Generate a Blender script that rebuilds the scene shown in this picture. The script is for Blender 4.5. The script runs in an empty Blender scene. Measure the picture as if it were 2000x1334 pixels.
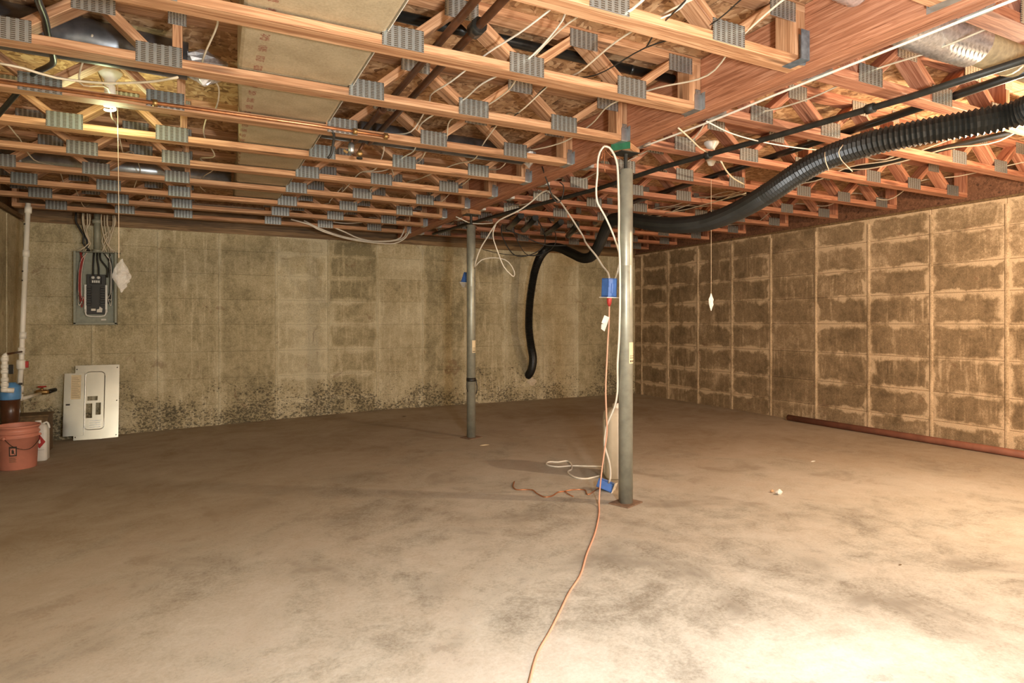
import bpy, math, random
from mathutils import Vector, Matrix, Quaternion
random.seed(7)
R = random.Random(11)
C = bpy.context.scene.collection
S = bpy.context.scene
# ------------------------------------------------------------------ camera, world, lights, exposure
F = 1202.0; HZ = 630.0; H = 1.122
TH = math.atan2(610, F)
FW = Vector((math.sin(TH), math.cos(TH), 0)); RT = Vector((math.cos(TH), -math.sin(TH), 0))
cam = bpy.data.cameras.new('camera'); co = bpy.data.objects.new('camera', cam); C.objects.link(co)
cam.sensor_width = 36; cam.lens = 36 * F / 2000; cam.shift_y = -(667 - HZ) / 2000
cam.clip_start = 0.02
co.location = (0, 0, H); co.rotation_euler = (math.pi / 2, 0, -TH)
S.camera = co
w = bpy.data.worlds.new('world'); S.world = w; w.use_nodes = True
w.node_tree.nodes['Background'].inputs[0].default_value = (1, .8, .6, 1)
w.node_tree.nodes['Background'].inputs[1].default_value = 0.15
S.view_settings.view_transform = 'Standard'; S.view_settings.look = 'None'
S.view_settings.gamma = 1; S.view_settings.use_curve_mapping = False
S.view_settings.exposure = 0.92

def lamp(name, loc, power, col, radius):
    l = bpy.data.lights.new(name, 'POINT'); l.energy = power; l.color = col; l.shadow_soft_size = radius
    o = bpy.data.objects.new(name, l); C.objects.link(o); o.location = loc
    return o
lamp('bulb_light_right', (4.30, 1.52, 1.84), 96, (1, .76, .52), .035)
lamp('flash_light', (.85, .15, 1.30), 140, (.95, .98, 1), .09)
lamp('fill_light_behind', (2.9, -2.4, 1.5), 105, (1, .84, .68), .35)  # unseen soft fill added behind the camera to lift the ceiling
lamp('fill_light_far_left', (-.9, -1.9, 1.5), 72, (1, .93, .78), .3)  # second added fill, out of view, brightening the left side
lamp('bulb_light_left', (-.43, 3.93, 2.15), 4.0, (.88, 1, .55), .05)

# ------------------------------------------------------------------ pixel -> place helpers (reading positions off the photograph)
def ray(px): return FW + RT * ((px - 1000) / F)
def PT(px, py, t): p = ray(px) * t; return Vector((p.x, p.y, H + (HZ - py) / F * t))
def PZ(px, py, z): return PT(px, py, (z - H) * F / (HZ - py))
def PY(px, py, Y): return PT(px, py, Y / ray(px).y)
def PX(px, py, X): return PT(px, py, X / ray(px).x)
def fz(x): return -.03 * max(0, 2 - x)
def PF(px, py, up=0):
    p = PZ(px, py, 0)
    for _ in range(3): p = PZ(px, py, fz(p.x))
    p.z += up; return p

# ------------------------------------------------------------------ materials
def mat(name):
    m = bpy.data.materials.new(name); m.use_nodes = True
    nt = m.node_tree; return m, nt, nt.nodes['Principled BSDF']
class N:
    def __init__(s, nt): s.nt = nt
    def n(s, t, **k):
        nd = s.nt.nodes.new(t)
        for a, b in k.items(): setattr(nd, a, b)
        return nd
    def l(s, a, b): s.nt.links.new(a, b)
    def noise(s, vec, scale, detail=4, rough=.55, dist=0):
        nd = s.n('ShaderNodeTexNoise'); nd.inputs['Scale'].default_value = scale; nd.inputs['Detail'].default_value = detail
        nd.inputs['Roughness'].default_value = rough; nd.inputs['Distortion'].default_value = dist
        if vec is not None: s.l(vec, nd.inputs['Vector'])
        return nd.outputs['Fac']
    def vscale(s, vec, sc):
        nd = s.n('ShaderNodeVectorMath', operation='MULTIPLY'); s.l(vec, nd.inputs[0]); nd.inputs[1].default_value = sc
        return nd.outputs[0]
    def vadd(s, vec, o):
        nd = s.n('ShaderNodeVectorMath', operation='ADD'); s.l(vec, nd.inputs[0])
        if isinstance(o, tuple): nd.inputs[1].default_value = o
        else: s.l(o, nd.inputs[1])
        return nd.outputs[0]
    def m(s, op, a, b=None, clamp=False):
        nd = s.n('ShaderNodeMath', operation=op, use_clamp=clamp)
        for i, v in enumerate((a, b)):
            if v is None: continue
            if isinstance(v, (int, float)): nd.inputs[i].default_value = v
            else: s.l(v, nd.inputs[i])
        return nd.outputs[0]
    def ramp(s, fac, stops):
        nd = s.n('ShaderNodeValToRGB'); s.l(fac, nd.inputs[0]); cr = nd.color_ramp
        while len(cr.elements) < len(stops): cr.elements.new(.5)
        for e, (p, c) in zip(cr.elements, stops):
            e.position = p; e.color = (c if isinstance(c, tuple) else (c, c, c)) + (1,) if not (isinstance(c, tuple) and len(c) == 4) else c
        return nd.outputs[0]
    def mix(s, fac, a, b, mode='MIX'):
        nd = s.n('ShaderNodeMix', data_type='RGBA', blend_type=mode)
        for i, v in ((0, fac), (6, a), (7, b)):
            if isinstance(v, (int, float)): nd.inputs[i].default_value = v
            elif isinstance(v, tuple): nd.inputs[i].default_value = v + (1,)
            else: s.l(v, nd.inputs[i])
        return nd.outputs[2]
    def sep(s, vec):
        nd = s.n('ShaderNodeSeparateXYZ'); s.l(vec, nd.inputs[0]); return nd.outputs
    def bump(s, h, bsdf, strength=.3, dist=.01):
        nd = s.n('ShaderNodeBump'); nd.inputs['Strength'].default_value = strength; nd.inputs['Distance'].default_value = dist
        s.l(h, nd.inputs['Height']); s.l(nd.outputs[0], bsdf.inputs['Normal'])

def plain(name, col, rough=.6, metal=0, var=.15, scale=30, emit=None):
    m, nt, b = mat(name); g = N(nt)
    tc = g.n('ShaderNodeTexCoord')
    f = g.noise(tc.outputs['Object'], scale, 3)
    c1 = tuple(max(0, c * (1 - var)) for c in col); c2 = tuple(min(1, c * (1 + var)) for c in col)
    g.l(g.ramp(f, [(.3, c1), (.7, c2)]), b.inputs['Base Color'])
    b.inputs['Roughness'].default_value = rough; b.inputs['Metallic'].default_value = metal
    if emit:
        b.inputs['Emission Color'].default_value = emit[0] + (1,); b.inputs['Emission Strength'].default_value = emit[1]
    return m

def wood(name, dark, mid, light, knots=True, ring=9):
    m, nt, b = mat(name); g = N(nt)
    tc = g.n('ShaderNodeTexCoord'); oi = g.n('ShaderNodeObjectInfo')
    off = g.n('ShaderNodeCombineXYZ')
    g.l(g.m('MULTIPLY', oi.outputs['Random'], 37.0), off.inputs[0]); g.l(g.m('MULTIPLY', oi.outputs['Random'], 11.0), off.inputs[1]); g.l(g.m('MULTIPLY', oi.outputs['Random'], 5.0), off.inputs[2])
    v = g.vadd(tc.outputs['Object'], off.outputs[0])
    warp = g.noise(g.vscale(v, (.9, 6, 6)), 1, 2)
    st = g.vscale(v, (.35, 11, 11))
    rings = g.noise(st, ring * .45, 3, .6, .6)
    fine = g.noise(g.vscale(v, (3, 120, 120)), 1, 3)
    k = g.m('ADD', g.m('MULTIPLY', rings, .75), g.m('MULTIPLY', fine, .25))
    wv = g.m('SINE', g.m('MULTIPLY', g.m('ADD', rings, g.m('MULTIPLY', warp, .6)), 38.0))
    k = g.m('ADD', k, g.m('MULTIPLY', wv, .085))
    col = g.ramp(k, [(.3, dark), (.48, mid), (.68, light)])
    # board to board tone
    tone = g.m('ADD', g.m('MULTIPLY', oi.outputs['Random'], .35), .82)
    tn = g.n('ShaderNodeCombineXYZ')
    for i in range(3): g.l(tone, tn.inputs[i])
    col = g.mix(1.0, col, tn.outputs[0], 'MULTIPLY')
    if knots:
        vo = g.n('ShaderNodeTexVoronoi'); g.l(g.vscale(v, (1.5, 12, 12)), vo.inputs['Vector']); vo.inputs['Scale'].default_value = 1
        kf = g.ramp(g.m('ADD', vo.outputs['Distance'], g.m('MULTIPLY', fine, .08)), [(.13, 1.0), (.24, 0.0)])
        col = g.mix(g.m('MULTIPLY', kf, .7), col, tuple(c * .38 for c in dark))
    g.l(col, b.inputs['Base Color']); b.inputs['Roughness'].default_value = .62
    g.bump(k, b, .25, .004)
    return m

WOOD = wood('spruce_lumber', (.27, .115, .048), (.46, .235, .112), (.66, .385, .21))
WOODR = wood('red_spruce_lumber', (.23, .075, .038), (.40, .16, .085), (.58, .285, .165))
LVL = wood('laminated_lumber', (.22, .078, .033), (.41, .165, .082), (.57, .27, .15), knots=False, ring=16)
SILL = wood('weathered_sill_lumber', (.10, .06, .025), (.19, .11, .045), (.30, .19, .09))

SILLR = wood('dark_rim_lumber', (.10, .045, .02), (.20, .09, .045), (.30, .14, .075))

def osb():
    m, nt, b = mat('oriented_strand_board'); g = N(nt)
    tc = g.n('ShaderNodeTexCoord'); p = tc.outputs['Object']
    wn = g.n('ShaderNodeTexNoise'); wn.inputs['Scale'].default_value = 6; g.l(p, wn.inputs['Vector'])
    wv = g.vadd(p, g.vscale(wn.outputs['Color'], (.12, .12, .12)))
    v1 = g.n('ShaderNodeTexVoronoi'); g.l(g.vscale(wv, (16, 46, 20)), v1.inputs['Vector']); v1.inputs['Scale'].default_value = 1
    v2 = g.n('ShaderNodeTexVoronoi'); g.l(g.vscale(wv, (50, 18, 20)), v2.inputs['Vector']); v2.inputs['Scale'].default_value = 1
    a = g.sep(v1.outputs['Color'])[0]; c = g.sep(v2.outputs['Color'])[1]
    sel = g.ramp(g.noise(p, 14, 2), [(.48, 0.0), (.52, 1.0)])
    k = g.mix(sel, a, c)
    fine = g.noise(g.vscale(wv, (60, 160, 60)), 1, 3)
    k2 = g.m('ADD', g.m('MULTIPLY', k, .7), g.m('MULTIPLY', fine, .35))
    col = g.ramp(k2, [(.1, (.15, .065, .024)), (.36, (.40, .21, .095)), (.66, (.58, .34, .165)), (1, (.78, .54, .32))])
    big = g.ramp(g.noise(p, 1.3, 2), [(.35, .72), (.65, 1.1)])
    col = g.mix(1.0, col, big, 'MULTIPLY')
    g.l(col, b.inputs['Base Color']); b.inputs['Roughness'].default_value = .75
    g.bump(k2, b, .4, .004); return m
OSB = osb()

def concrete_cell(name, lightc, midc, darkc, edge_gain, pits, cn=1.0):
    """cast concrete between form seams: obj.color = (tone, edge strength, streak strength, pits)"""
    m, nt, b = mat(name); g = N(nt)
    tc = g.n('ShaderNodeTexCoord'); geo = g.n('ShaderNodeNewGeometry'); oi = g.n('ShaderNodeObjectInfo')
    pos = geo.outputs['Position']; gx = g.sep(tc.outputs['Generated'])
    oc = g.n('ShaderNodeSeparateColor'); g.l(oi.outputs['Color'], oc.inputs[0])
    tone, edge, streak = oc.outputs[0], oc.outputs[1], oc.outputs[2]
    n1 = g.noise(pos, 2.2, 5, .6, .4); n2 = g.noise(pos, 11, 5, .65, .5); n3 = g.noise(pos, 60, 4, .7)
    drip = g.noise(g.vscale(pos, (22, 22, 2.2)), 1, 4, .6, .3)
    # edge distance inside the cell, ragged
    n4 = g.noise(pos, 4.5, 3, .6, .6)
    wob = g.m('ADD', g.m('MULTIPLY', g.m('SUBTRACT', n2, .5), .16), g.m('MULTIPLY', g.m('SUBTRACT', n4, .5), .36))
    wob = g.m('ADD', wob, g.m('MULTIPLY', g.m('SUBTRACT', drip, .5), .10))
    ex = g.m('MINIMUM', gx[0], g.m('SUBTRACT', 1.0, gx[0]))
    ez = g.m('MINIMUM', g.m('MULTIPLY', gx[2], 1.6), g.m('SUBTRACT', 1.0, gx[2]))
    dx = g.m('ADD', ex, wob); dz = g.m('ADD', g.m('ADD', g.m('MULTIPLY', ez, .50), wob), g.m('SUBTRACT', 1.0, oi.outputs['Alpha']))
    d = g.m('MINIMUM', dx, dz)
    ef = g.m('MULTIPLY', g.ramp(d, [(.0, 1.0), (.03, .75), (.085, 0.0)]), edge)
    k = g.m('ADD', g.m('MULTIPLY', g.m('SUBTRACT', n1, .5), .75 * cn), g.m('MULTIPLY', g.m('SUBTRACT', n2, .5), .6 * cn)); k = g.m('ADD', k, g.m('MULTIPLY', g.m('SUBTRACT', n3, .5), .45))
    k = g.m('ADD', k, .5)
    k = g.m('ADD', k, g.m('MULTIPLY', g.m('SUBTRACT', tone, .5), .8))
    dr = g.m('MULTIPLY', g.ramp(drip, [(.52, 0.0), (.66, 1.0)]), streak)
    k = g.m('ADD', k, g.m('MULTIPLY', dr, .22))
    k = g.m('ADD', k, g.m('MULTIPLY', ef, edge_gain))
    col = g.ramp(k, [(.28, darkc), (.52, midc), (.80, lightc)])
    speck = g.ramp(g.noise(pos, 120, 2), [(.3, .78), (.6, 1.0)])
    col = g.mix(1.0, col, speck, 'MULTIPLY')
    # rusty spots
    rs = g.m('MULTIPLY', g.ramp(g.noise(pos, 5.2, 3, .6, 1.0), [(.66, 0.0), (.72, 1.0)]), .4)
    col = g.mix(rs, col, (.20, .085, .04))
    h = g.m('ADD', g.m('MULTIPLY', n3, .35), g.m('MULTIPLY', n2, .6))
    if pits:
        z = g.sep(pos)[2]
        zz = g.m('ADD', z, g.m('MULTIPLY', g.m('SUBTRACT', n1, .5), 1.6))
        zm = g.ramp(zz, [(.02, .30), (.78, -.0), (1.0, 0.0)])
        vo = g.noise(g.vscale(pos, (1, 1, 1.4)), 34, 4, .7, .6)
        pf = g.ramp(g.m('ADD', vo, g.m('MULTIPLY', g.m('SUBTRACT', g.sep(zm)[0], .14), .9)), [(.62, 0.0), (.67, 1.0)])
        col = g.mix(g.m('MULTIPLY', pf, .75), col, (.055, .045, .03))
        h = g.m('SUBTRACT', h, g.m('MULTIPLY', pf, .6))
    g.l(col, b.inputs['Base Color']); b.inputs['Roughness'].default_value = .85
    g.bump(h, b, .5, .012)
    return m
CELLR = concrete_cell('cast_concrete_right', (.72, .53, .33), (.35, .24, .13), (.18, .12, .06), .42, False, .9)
CELLB = concrete_cell('cast_concrete_back', (.76, .68, .47), (.54, .455, .275), (.29, .245, .135), .24, True, .85)

def floor_mat():
    m, nt, b = mat('concrete_slab'); g = N(nt)
    geo = g.n('ShaderNodeNewGeometry'); pos = geo.outputs['Position']
    n0 = g.noise(pos, .55, 4, .6, .4); n1 = g.noise(pos, 1.7, 7, .66, .9); n2 = g.noise(pos, 8, 6, .7, .5); n3 = g.noise(pos, 70, 5, .75)
    k = g.m('ADD', g.m('MULTIPLY', n0, .30), g.m('MULTIPLY', n1, .34)); k = g.m('ADD', k, g.m('MULTIPLY', n2, .20)); k = g.m('ADD', k, g.m('MULTIPLY', n3, .20))
    col = g.ramp(k, [(.42, (.26, .235, .185)), (.515, (.52, .50, .43)), (.61, (.70, .69, .63))])
    # scuffed dark patches with broken edges
    pk = g.m('ADD', g.noise(pos, 1.9, 3, .6, .8), g.m('MULTIPLY', g.m('SUBTRACT', n2, .5), .55)); pk = g.m('ADD', pk, g.m('MULTIPLY', g.m('SUBTRACT', n3, .5), .5))
    st = g.ramp(pk, [(.58, 0.0), (.70, .5)])
    col = g.mix(g.sep(st)[0], col, (.17, .145, .11))
    # thin scratches
    for vs, thr in (((1, 6, 1), .69), ((5, 1.3, 1), .70)):
        sc = g.ramp(g.noise(g.vscale(pos, vs), 5, 6, .8, 2.2), [(thr - .01, 0.0), (thr + .02, .5)])
        col = g.mix(g.sep(sc)[0], col, (.13, .10, .075))
    fl = g.ramp(g.noise(g.vscale(pos, (2, 4, 1)), 6, 6, .8, 2.0), [(.70, 0.0), (.73, .55)])
    col = g.mix(g.sep(fl)[0], col, (.80, .77, .70))
    # browner towards the back and side walls: flash falloff painted into the slab colour
    xy = g.sep(pos); dxn = g.m('ABSOLUTE', g.m('SUBTRACT', xy[0], 1.9))
    dd = g.m('ADD', g.m('MULTIPLY', xy[1], .115), g.m('MULTIPLY', dxn, .075)); dd = g.m('ADD', dd, g.m('MULTIPLY', g.m('SUBTRACT', n1, .5), .7))
    flash_falloff = g.ramp(dd, [(.24, 0.0), (.66, .66)])
    col = g.mix(g.sep(flash_falloff)[0], col, (.33, .225, .125))
    g.l(col, b.inputs['Base Color']); b.inputs['Roughness'].default_value = .8
    g.bump(g.m('ADD', n2, g.m('MULTIPLY', n3, .6)), b, .35, .006)
    return m
FLOOR = floor_mat()

def plate_mat():
    m, nt, b = mat('toothed_galvanised_plate'); g = N(nt)
    tc = g.n('ShaderNodeTexCoord'); s = g.sep(tc.outputs['Generated'])
    a = g.m('FRACT', g.m('ADD', g.m('MULTIPLY', s[0], 6.0), .75)); bb = g.m('FRACT', g.m('MULTIPLY', s[2], 11.0))
    slot = g.m('MULTIPLY', g.m('GREATER_THAN', a, .42), g.m('GREATER_THAN', bb, .42))
    col = g.mix(slot, (.52, .57, .56), (.085, .065, .045))
    g.l(col, b.inputs['Base Color']); b.inputs['Roughness'].default_value = .26
    g.l(g.m('SUBTRACT', .75, g.m('MULTIPLY', slot, .7)), b.inputs['Metallic'])
    return m
PLATE = plate_mat()
GALV = plain('galvanised_steel', (.50, .52, .53), .36, .85, .2, 18)
DARKDUCT = plain('dull_duct_steel', (.20, .21, .22), .38, .8, .35, 12)
FOIL = plain('crinkled_foil', (.86, .86, .84), .28, .75, .3, 70)
BLACK = plain('black_plastic', (.012, .012, .010), .33, 0, .3, 20)
HOSE = plain('black_corrugated_plastic', (.011, .011, .009), .42, 0, .3, 20)
IRON = plain('black_iron_pipe', (.035, .034, .028), .5, .3, .3, 20)
BROWNP = plain('dark_copper_pipe', (.12, .05, .022), .45, .5, .3, 20)
COPPER = plain('copper_pipe', (.62, .27, .13), .35, .8, .25, 25)
CABLE = plain('cream_cable_jacket', (.68, .58, .42), .5, 0, .1, 20)
WCABLE = plain('white_cable_jacket', (.86, .80, .68), .45, 0, .06, 20)
BCABLE = plain('black_cable_jacket', (.02, .018, .014), .5, 0, .1, 20)
ORANGE = plain('orange_cord_jacket', (.80, .42, .28), .5, 0, .08, 20)
POST = plain('grey_steel_post', (.33, .335, .275), .38, .35, .18, 14)
BASEP = plain('rusty_base_plate', (.22, .14, .09), .8, .2, .3, 22)
GREENP = plain('green_painted_wood', (.02, .14, .065), .6, 0, .2, 25)
BLUE = plain('blue_plastic', (.07, .18, .52), .45, 0, .12, 25)
LBLUE = plain('light_blue_plastic', (.10, .28, .55), .4, 0, .12, 25)
PVC = plain('white_pvc', (.90, .86, .75), .4, 0, .06, 12)
PAPER = plain('yellowed_paper', (.80, .66, .42), .7, 0, .06, 25)
WPAPER = plain('white_paper', (.82, .78, .70), .8, 0, .1, 25)
INK = plain('dark_print', (.05, .04, .03), .8, 0, .1)
RED = plain('red_plastic', (.45, .035, .03), .5, 0, .15)
WIRERED = plain('red_wire', (.42, .04, .03), .5, 0, .15)
BUCKET = plain('salmon_bucket_plastic', (.64, .25, .17), .45, 0, .1, 9)
BRASS = plain('brass_fitting', (.42, .26, .10), .4, .8, .2)
BODYBR = plain('brown_filter_bowl', (.085, .032, .014), .3, 0, .2)
CARD = plain('brown_wood_box', (.16, .10, .045), .8, 0, .3)
PANELG = plain('grey_panel_paint', (.30, .305, .235), .5, .1, .12)
BREAKER = plain('black_breaker_plastic', (.02, .017, .013), .45, 0, .2)
PIPER = plain('rust_red_pipe', (.27, .105, .065), .6, 0, .2, 10)
TANK = plain('grey_white_tank_plastic', (.78, .76, .69), .5, 0, .07, 8)
LAMPW = plain('porcelain_white', (.85, .84, .78), .35, 0, .03)
CFL = plain('lit_fluorescent_tube', (.9, .9, .8), .3, 0, .02, 10, ((.95, 1, .80), .8))
STRING = plain('cotton_string', (.72, .56, .38), .8, 0, .1)
STEEL = plain('brushed_cover_steel', (.58, .59, .55), .24, .85, .10, 5)

def duct_board():
    m, nt, b = mat('fibreglass_duct_board'); g = N(nt)
    tc = g.n('ShaderNodeTexCoord'); s = g.sep(tc.outputs['Object'])
    n = g.noise(tc.outputs['Object'], 90, 4, .7); n2 = g.noise(tc.outputs['Object'], 6, 4)
    col = g.ramp(g.m('ADD', g.m('MULTIPLY', n, .5), g.m('MULTIPLY', n2, .5)), [(.35, (.34, .26, .15)), (.65, (.54, .43, .27))])
    # faded red factory print running along the left edge
    band = g.m('MULTIPLY', g.m('GREATER_THAN', s[0], -.185), g.m('LESS_THAN', s[0], -.150))
    fr = g.m('GREATER_THAN', g.m('FRACT', g.m('MULTIPLY', s[1], 9.0)), .45)
    gl = g.m('GREATER_THAN', g.noise(g.vscale(tc.outputs['Object'], (90, 140, 1)), 1, 1), .48)
    col = g.mix(g.m('MULTIPLY', g.m('MULTIPLY', g.m('MULTIPLY', band, fr), gl), .75), col, (.24, .05, .03))
    g.l(col, b.inputs['Base Color']); b.inputs['Roughness'].default_value = .7
    g.bump(n, b, .25, .003); return m
DUCTB = duct_board()

def film():
    m, nt, b = mat('cloudy_plastic_film')
    b.inputs['Base Color'].default_value = (.80, .76, .72, 1); b.inputs['Roughness'].default_value = .35
    b.inputs['Alpha'].default_value = .26
    return m
FILM = film()

# ------------------------------------------------------------------ mesh helpers
class MB:
    def __init__(s): s.v = []; s.f = []; s.sm = []
    def add(s, vs, fs, smooth=False):
        o = len(s.v); s.v += [tuple(v) for v in vs]; s.f += [tuple(i + o for i in f) for f in fs]; s.sm += [smooth] * len(fs); return s
    def box(s, a, b, bev=0, M=None):
        (x0, y0, z0), (x1, y1, z1) = a, b
        if bev <= 0:
            vs = [(x, y, z) for x in (x0, x1) for y in (y0, y1) for z in (z0, z1)]
            fs = [(0, 1, 3, 2), (4, 6, 7, 5), (0, 4, 5, 1), (2, 3, 7, 6), (0, 2, 6, 4), (1, 5, 7, 3)]
        else:
            # chamfered box: 24 verts
            vs = []; idx = {}
            for ix, x in enumerate((x0, x1)):
                for iy, y in enumerate((y0, y1)):
                    for iz, z in enumerate((z0, z1)):
                        sx, sy, sz = (1 - 2 * ix), (1 - 2 * iy), (1 - 2 * iz)
                        for ax in range(3):
                            p = [x + sx * bev, y + sy * bev, z + sz * bev]; p[ax] = (x, y, z)[ax]
                            idx[(ix, iy, iz, ax)] = len(vs); vs.append(tuple(p))
            fs = []
            for ax in range(3):
                o1, o2 = [a_ for a_ in range(3) if a_ != ax]
                for sd in (0, 1):
                    q = []
                    for (p, r) in ((0, 0), (1, 0), (1, 1), (0, 1)):
                        k = [0, 0, 0]; k[ax] = sd; k[o1] = p; k[o2] = r; q.append(idx[(*k, ax)])
                    fs.append(tuple(q))
                for p in (0, 1):
                    for r in (0, 1):
                        k0 = [0, 0, 0]; k1 = [0, 0, 0]; k0[o1] = k1[o1] = p; k0[o2] = k1[o2] = r; k1[ax] = 1
                        fs.append((idx[(*k0, o1)], idx[(*k1, o1)], idx[(*k1, o2)], idx[(*k0, o2)]))
            for ix in (0, 1):
                for iy in (0, 1):
                    for iz in (0, 1): fs.append(tuple(idx[(ix, iy, iz, a_)] for a_ in range(3)))
        if M is not None: vs = [M @ Vector(v) for v in vs]
        return s.add(vs, fs)
    def tube(s, pts, r, seg=8, caps=True):
        pts = [Vector(p) for p in pts]; n = len(pts)
        rr = r if isinstance(r, (list, tuple)) else [r] * n
        tan = [(pts[min(i + 1, n - 1)] - pts[max(i - 1, 0)]).normalized() for i in range(n)]
        u = tan[0].orthogonal().normalized(); vs = []
        for i in range(n):
            if i:
                q = tan[i - 1].rotation_difference(tan[i]); u = q @ u
            u = (u - tan[i] * u.dot(tan[i])).normalized(); w_ = tan[i].cross(u)
            for k in range(seg):
                a = 2 * math.pi * k / seg
                vs.append(pts[i] + (u * math.cos(a) + w_ * math.sin(a)) * rr[i])
        fs = [(i * seg + k, i * seg + (k + 1) % seg, (i + 1) * seg + (k + 1) % seg, (i + 1) * seg + k) for i in range(n - 1) for k in range(seg)]
        s.add(vs, fs, True)
        if caps:
            o = len(s.v) - len(vs)
            s.f.append(tuple(o + k for k in reversed(range(seg)))); s.f.append(tuple(o + (n - 1) * seg + k for k in range(seg))); s.sm += [False, False]
        return s
    def lathe(s, prof, c=(0, 0, 0), seg=24, axis='Z'):
        vs = []
        for (r, z) in prof:
            for k in range(seg):
                a = 2 * math.pi * k / seg; p = (r * math.cos(a), r * math.sin(a), z)
                if axis == 'X': p = (p[2], p[0], p[1])
                if axis == 'Y': p = (p[0], p[2], p[1])
                vs.append((p[0] + c[0], p[1] + c[1], p[2] + c[2]))
        n = len(prof)
        fs = [(i * seg + k, i * seg + (k + 1) % seg, (i + 1) * seg + (k + 1) % seg, (i + 1) * seg + k) for i in range(n - 1) for k in range(seg)]
        fs += [tuple(reversed(range(seg))), tuple((n - 1) * seg + k for k in range(seg))]
        return s.add(vs, fs, True)
    def prism(s, poly, y0, y1):
        """poly in XZ, extruded along Y"""
        n = len(poly); vs = [(x, y0, z) for x, z in poly] + [(x, y1, z) for x, z in poly]
        fs = [tuple(range(n)), tuple(reversed(range(n, 2 * n)))] + [(i, n + i, n + (i + 1) % n, (i + 1) % n) for i in range(n)]
        return s.add(vs, fs)
    def mesh(s, name, m):
        me = bpy.data.meshes.new(name); me.from_pydata(s.v, [], s.f); me.update()
        me.materials.append(m); me.polygons.foreach_set('use_smooth', s.sm)
        import bmesh
        bm = bmesh.new(); bm.from_mesh(me); bmesh.ops.recalc_face_normals(bm, faces=bm.faces); bm.to_mesh(me); bm.free()
        return me
    def obj(s, name, m, parent=None, loc=None, rot=None):
        return inst(name, s.mesh(name, m), parent, loc, rot)

def inst(name, me, parent=None, loc=None, rot=None):
    o = bpy.data.objects.new(name, me); C.objects.link(o)
    if parent is not None: o.parent = parent
    if loc is not None: o.location = loc
    if rot is not None: o.rotation_euler = rot
    return o
def tag(o, label, cat, group=None):
    o['label'] = label; o['category'] = cat
    if group: o['group'] = group
    return o
def struct(o, label=None):
    o['kind'] = 'structure'
    if label: o['label'] = label
    return o
def thing(name, label, cat, loc=(0, 0, 0), group=None):
    o = bpy.data.objects.new(name, None); C.objects.link(o); o.location = loc; o.empty_display_size = .05
    return tag(o, label, cat, group)
def spline(pts, step=.04):
    P = [Vector(p) for p in pts]
    if len(P) < 3: return P
    P = [P[0] * 2 - P[1]] + P + [P[-1] * 2 - P[-2]]; out = []
    for i in range(1, len(P) - 2):
        a, b, c, d = P[i - 1:i + 3]; n = max(2, int((c - b).length / step))
        for k in range(n):
            t = k / n
            out.append(.5 * ((2 * b) + (c - a) * t + (2 * a - 5 * b + 4 * c - d) * t * t + (3 * b - a - 3 * c + d) * t ** 3))
    out.append(P[-2]); return out
def cable(name, pts, r, m, label, cat='cable', group=None, seg=6, step=.05, parent=None):
    p = spline(pts, step); o = MB().tube(p, r, seg).obj(name, m, parent)
    if parent is None: tag(o, label, cat, group)
    return o
def crop(pts, sx, sy, k):  # read a path off an enlarged crop
    return [(sx + a * k, sy + b * k) for a, b in pts]

# ------------------------------------------------------------------ the room
XL, XR, YB, YF = -1.60, 6.16, 7.83, -3.6
ZT = 2.212; TD = .265; ZC = ZT + TD            # truss bottom, truss depth, subfloor underside
# floor: slab with a slight fall to the left
mb = MB(); xs = [XL - .2, -1, 0, 1, 2, 3, 4.5, XR + .2]
for i in range(len(xs) - 1):
    a, b = xs[i], xs[i + 1]
    mb.add([(a, YF - .2, fz(a)), (b, YF - .2, fz(b)), (b, YB + .2, fz(b)), (a, YB + .2, fz(a)),
            (a, YF - .2, -.4), (b, YF - .2, -.4), (b, YB + .2, -.4), (a, YB + .2, -.4)],
           [(0, 1, 2, 3), (7, 6, 5, 4), (0, 4, 5, 1), (3, 2, 6, 7)] + ([(0, 3, 7, 4)] if i == 0 else []) + ([(1, 5, 6, 2)] if i == len(xs) - 2 else []))
struct(mb.obj('floor', FLOOR))
# ceiling: subfloor with its sheets
ceil = struct(MB().box((XL - .2, YF - .2, ZC + .018), (XR + .2, YB + .2, ZC + .05)).obj('ceiling', OSB))
sheet = MB().box((-.607, -1.216, 0), (.607, 1.216, .018), .002).mesh('subfloor_sheet', OSB)
i = 0
for r in range(7):
    for c in range(5):
        x = XL + .5 + r * 1.22; y = YF + 1.1 + c * 2.44 - (r % 2) * 1.22
        if x - .6 > XR or y > YB + 1.3: continue
        inst('subfloor_sheet', sheet, ceil, (x, y, ZC))
# walls
BT = 2.15
wb = struct(MB().box((XL - .25, YB + .035, -.3), (XR + .25, YB + .25, BT)).obj('wall_back', CELLB)); wb.color = (.5, 0, .3, 1)
wr = struct(MB().box((XR + .035, YF, -.3), (XR + .25, YB + .03, 2.19)).obj('wall_right', CELLR)); wr.color = (.5, 0, .3, 1)
wl = struct(MB().box((XL - .25, YF, -.3), (XL - .035, YB + .03, 2.17)).obj('wall_left', CELLB)); wl.color = (.45, 0, .3, 1)
wf = struct(MB().box((XL - .25, YF - .2, -.3), (XR + .25, YF, 2.17)).obj('wall_front', CELLB)); wf.color = (.5, 0, .3, 1)
rows = [-.14, .19, .485, .79, 1.10, 1.39, 1.68, 1.955]
cellcache = {}
def cell(wd, ht, mt):
    k = (round(wd, 3), round(ht, 3), mt.name)
    if k not in cellcache:
        b_ = .0035 if mt is CELLR else .0016
        cellcache[k] = MB().box((-wd / 2 + b_ / 2, 0, b_ / 3), (wd / 2 - b_ / 2, .04, ht - b_ / 3), b_).mesh('concrete_panel', mt)
    return cellcache[k]
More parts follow.
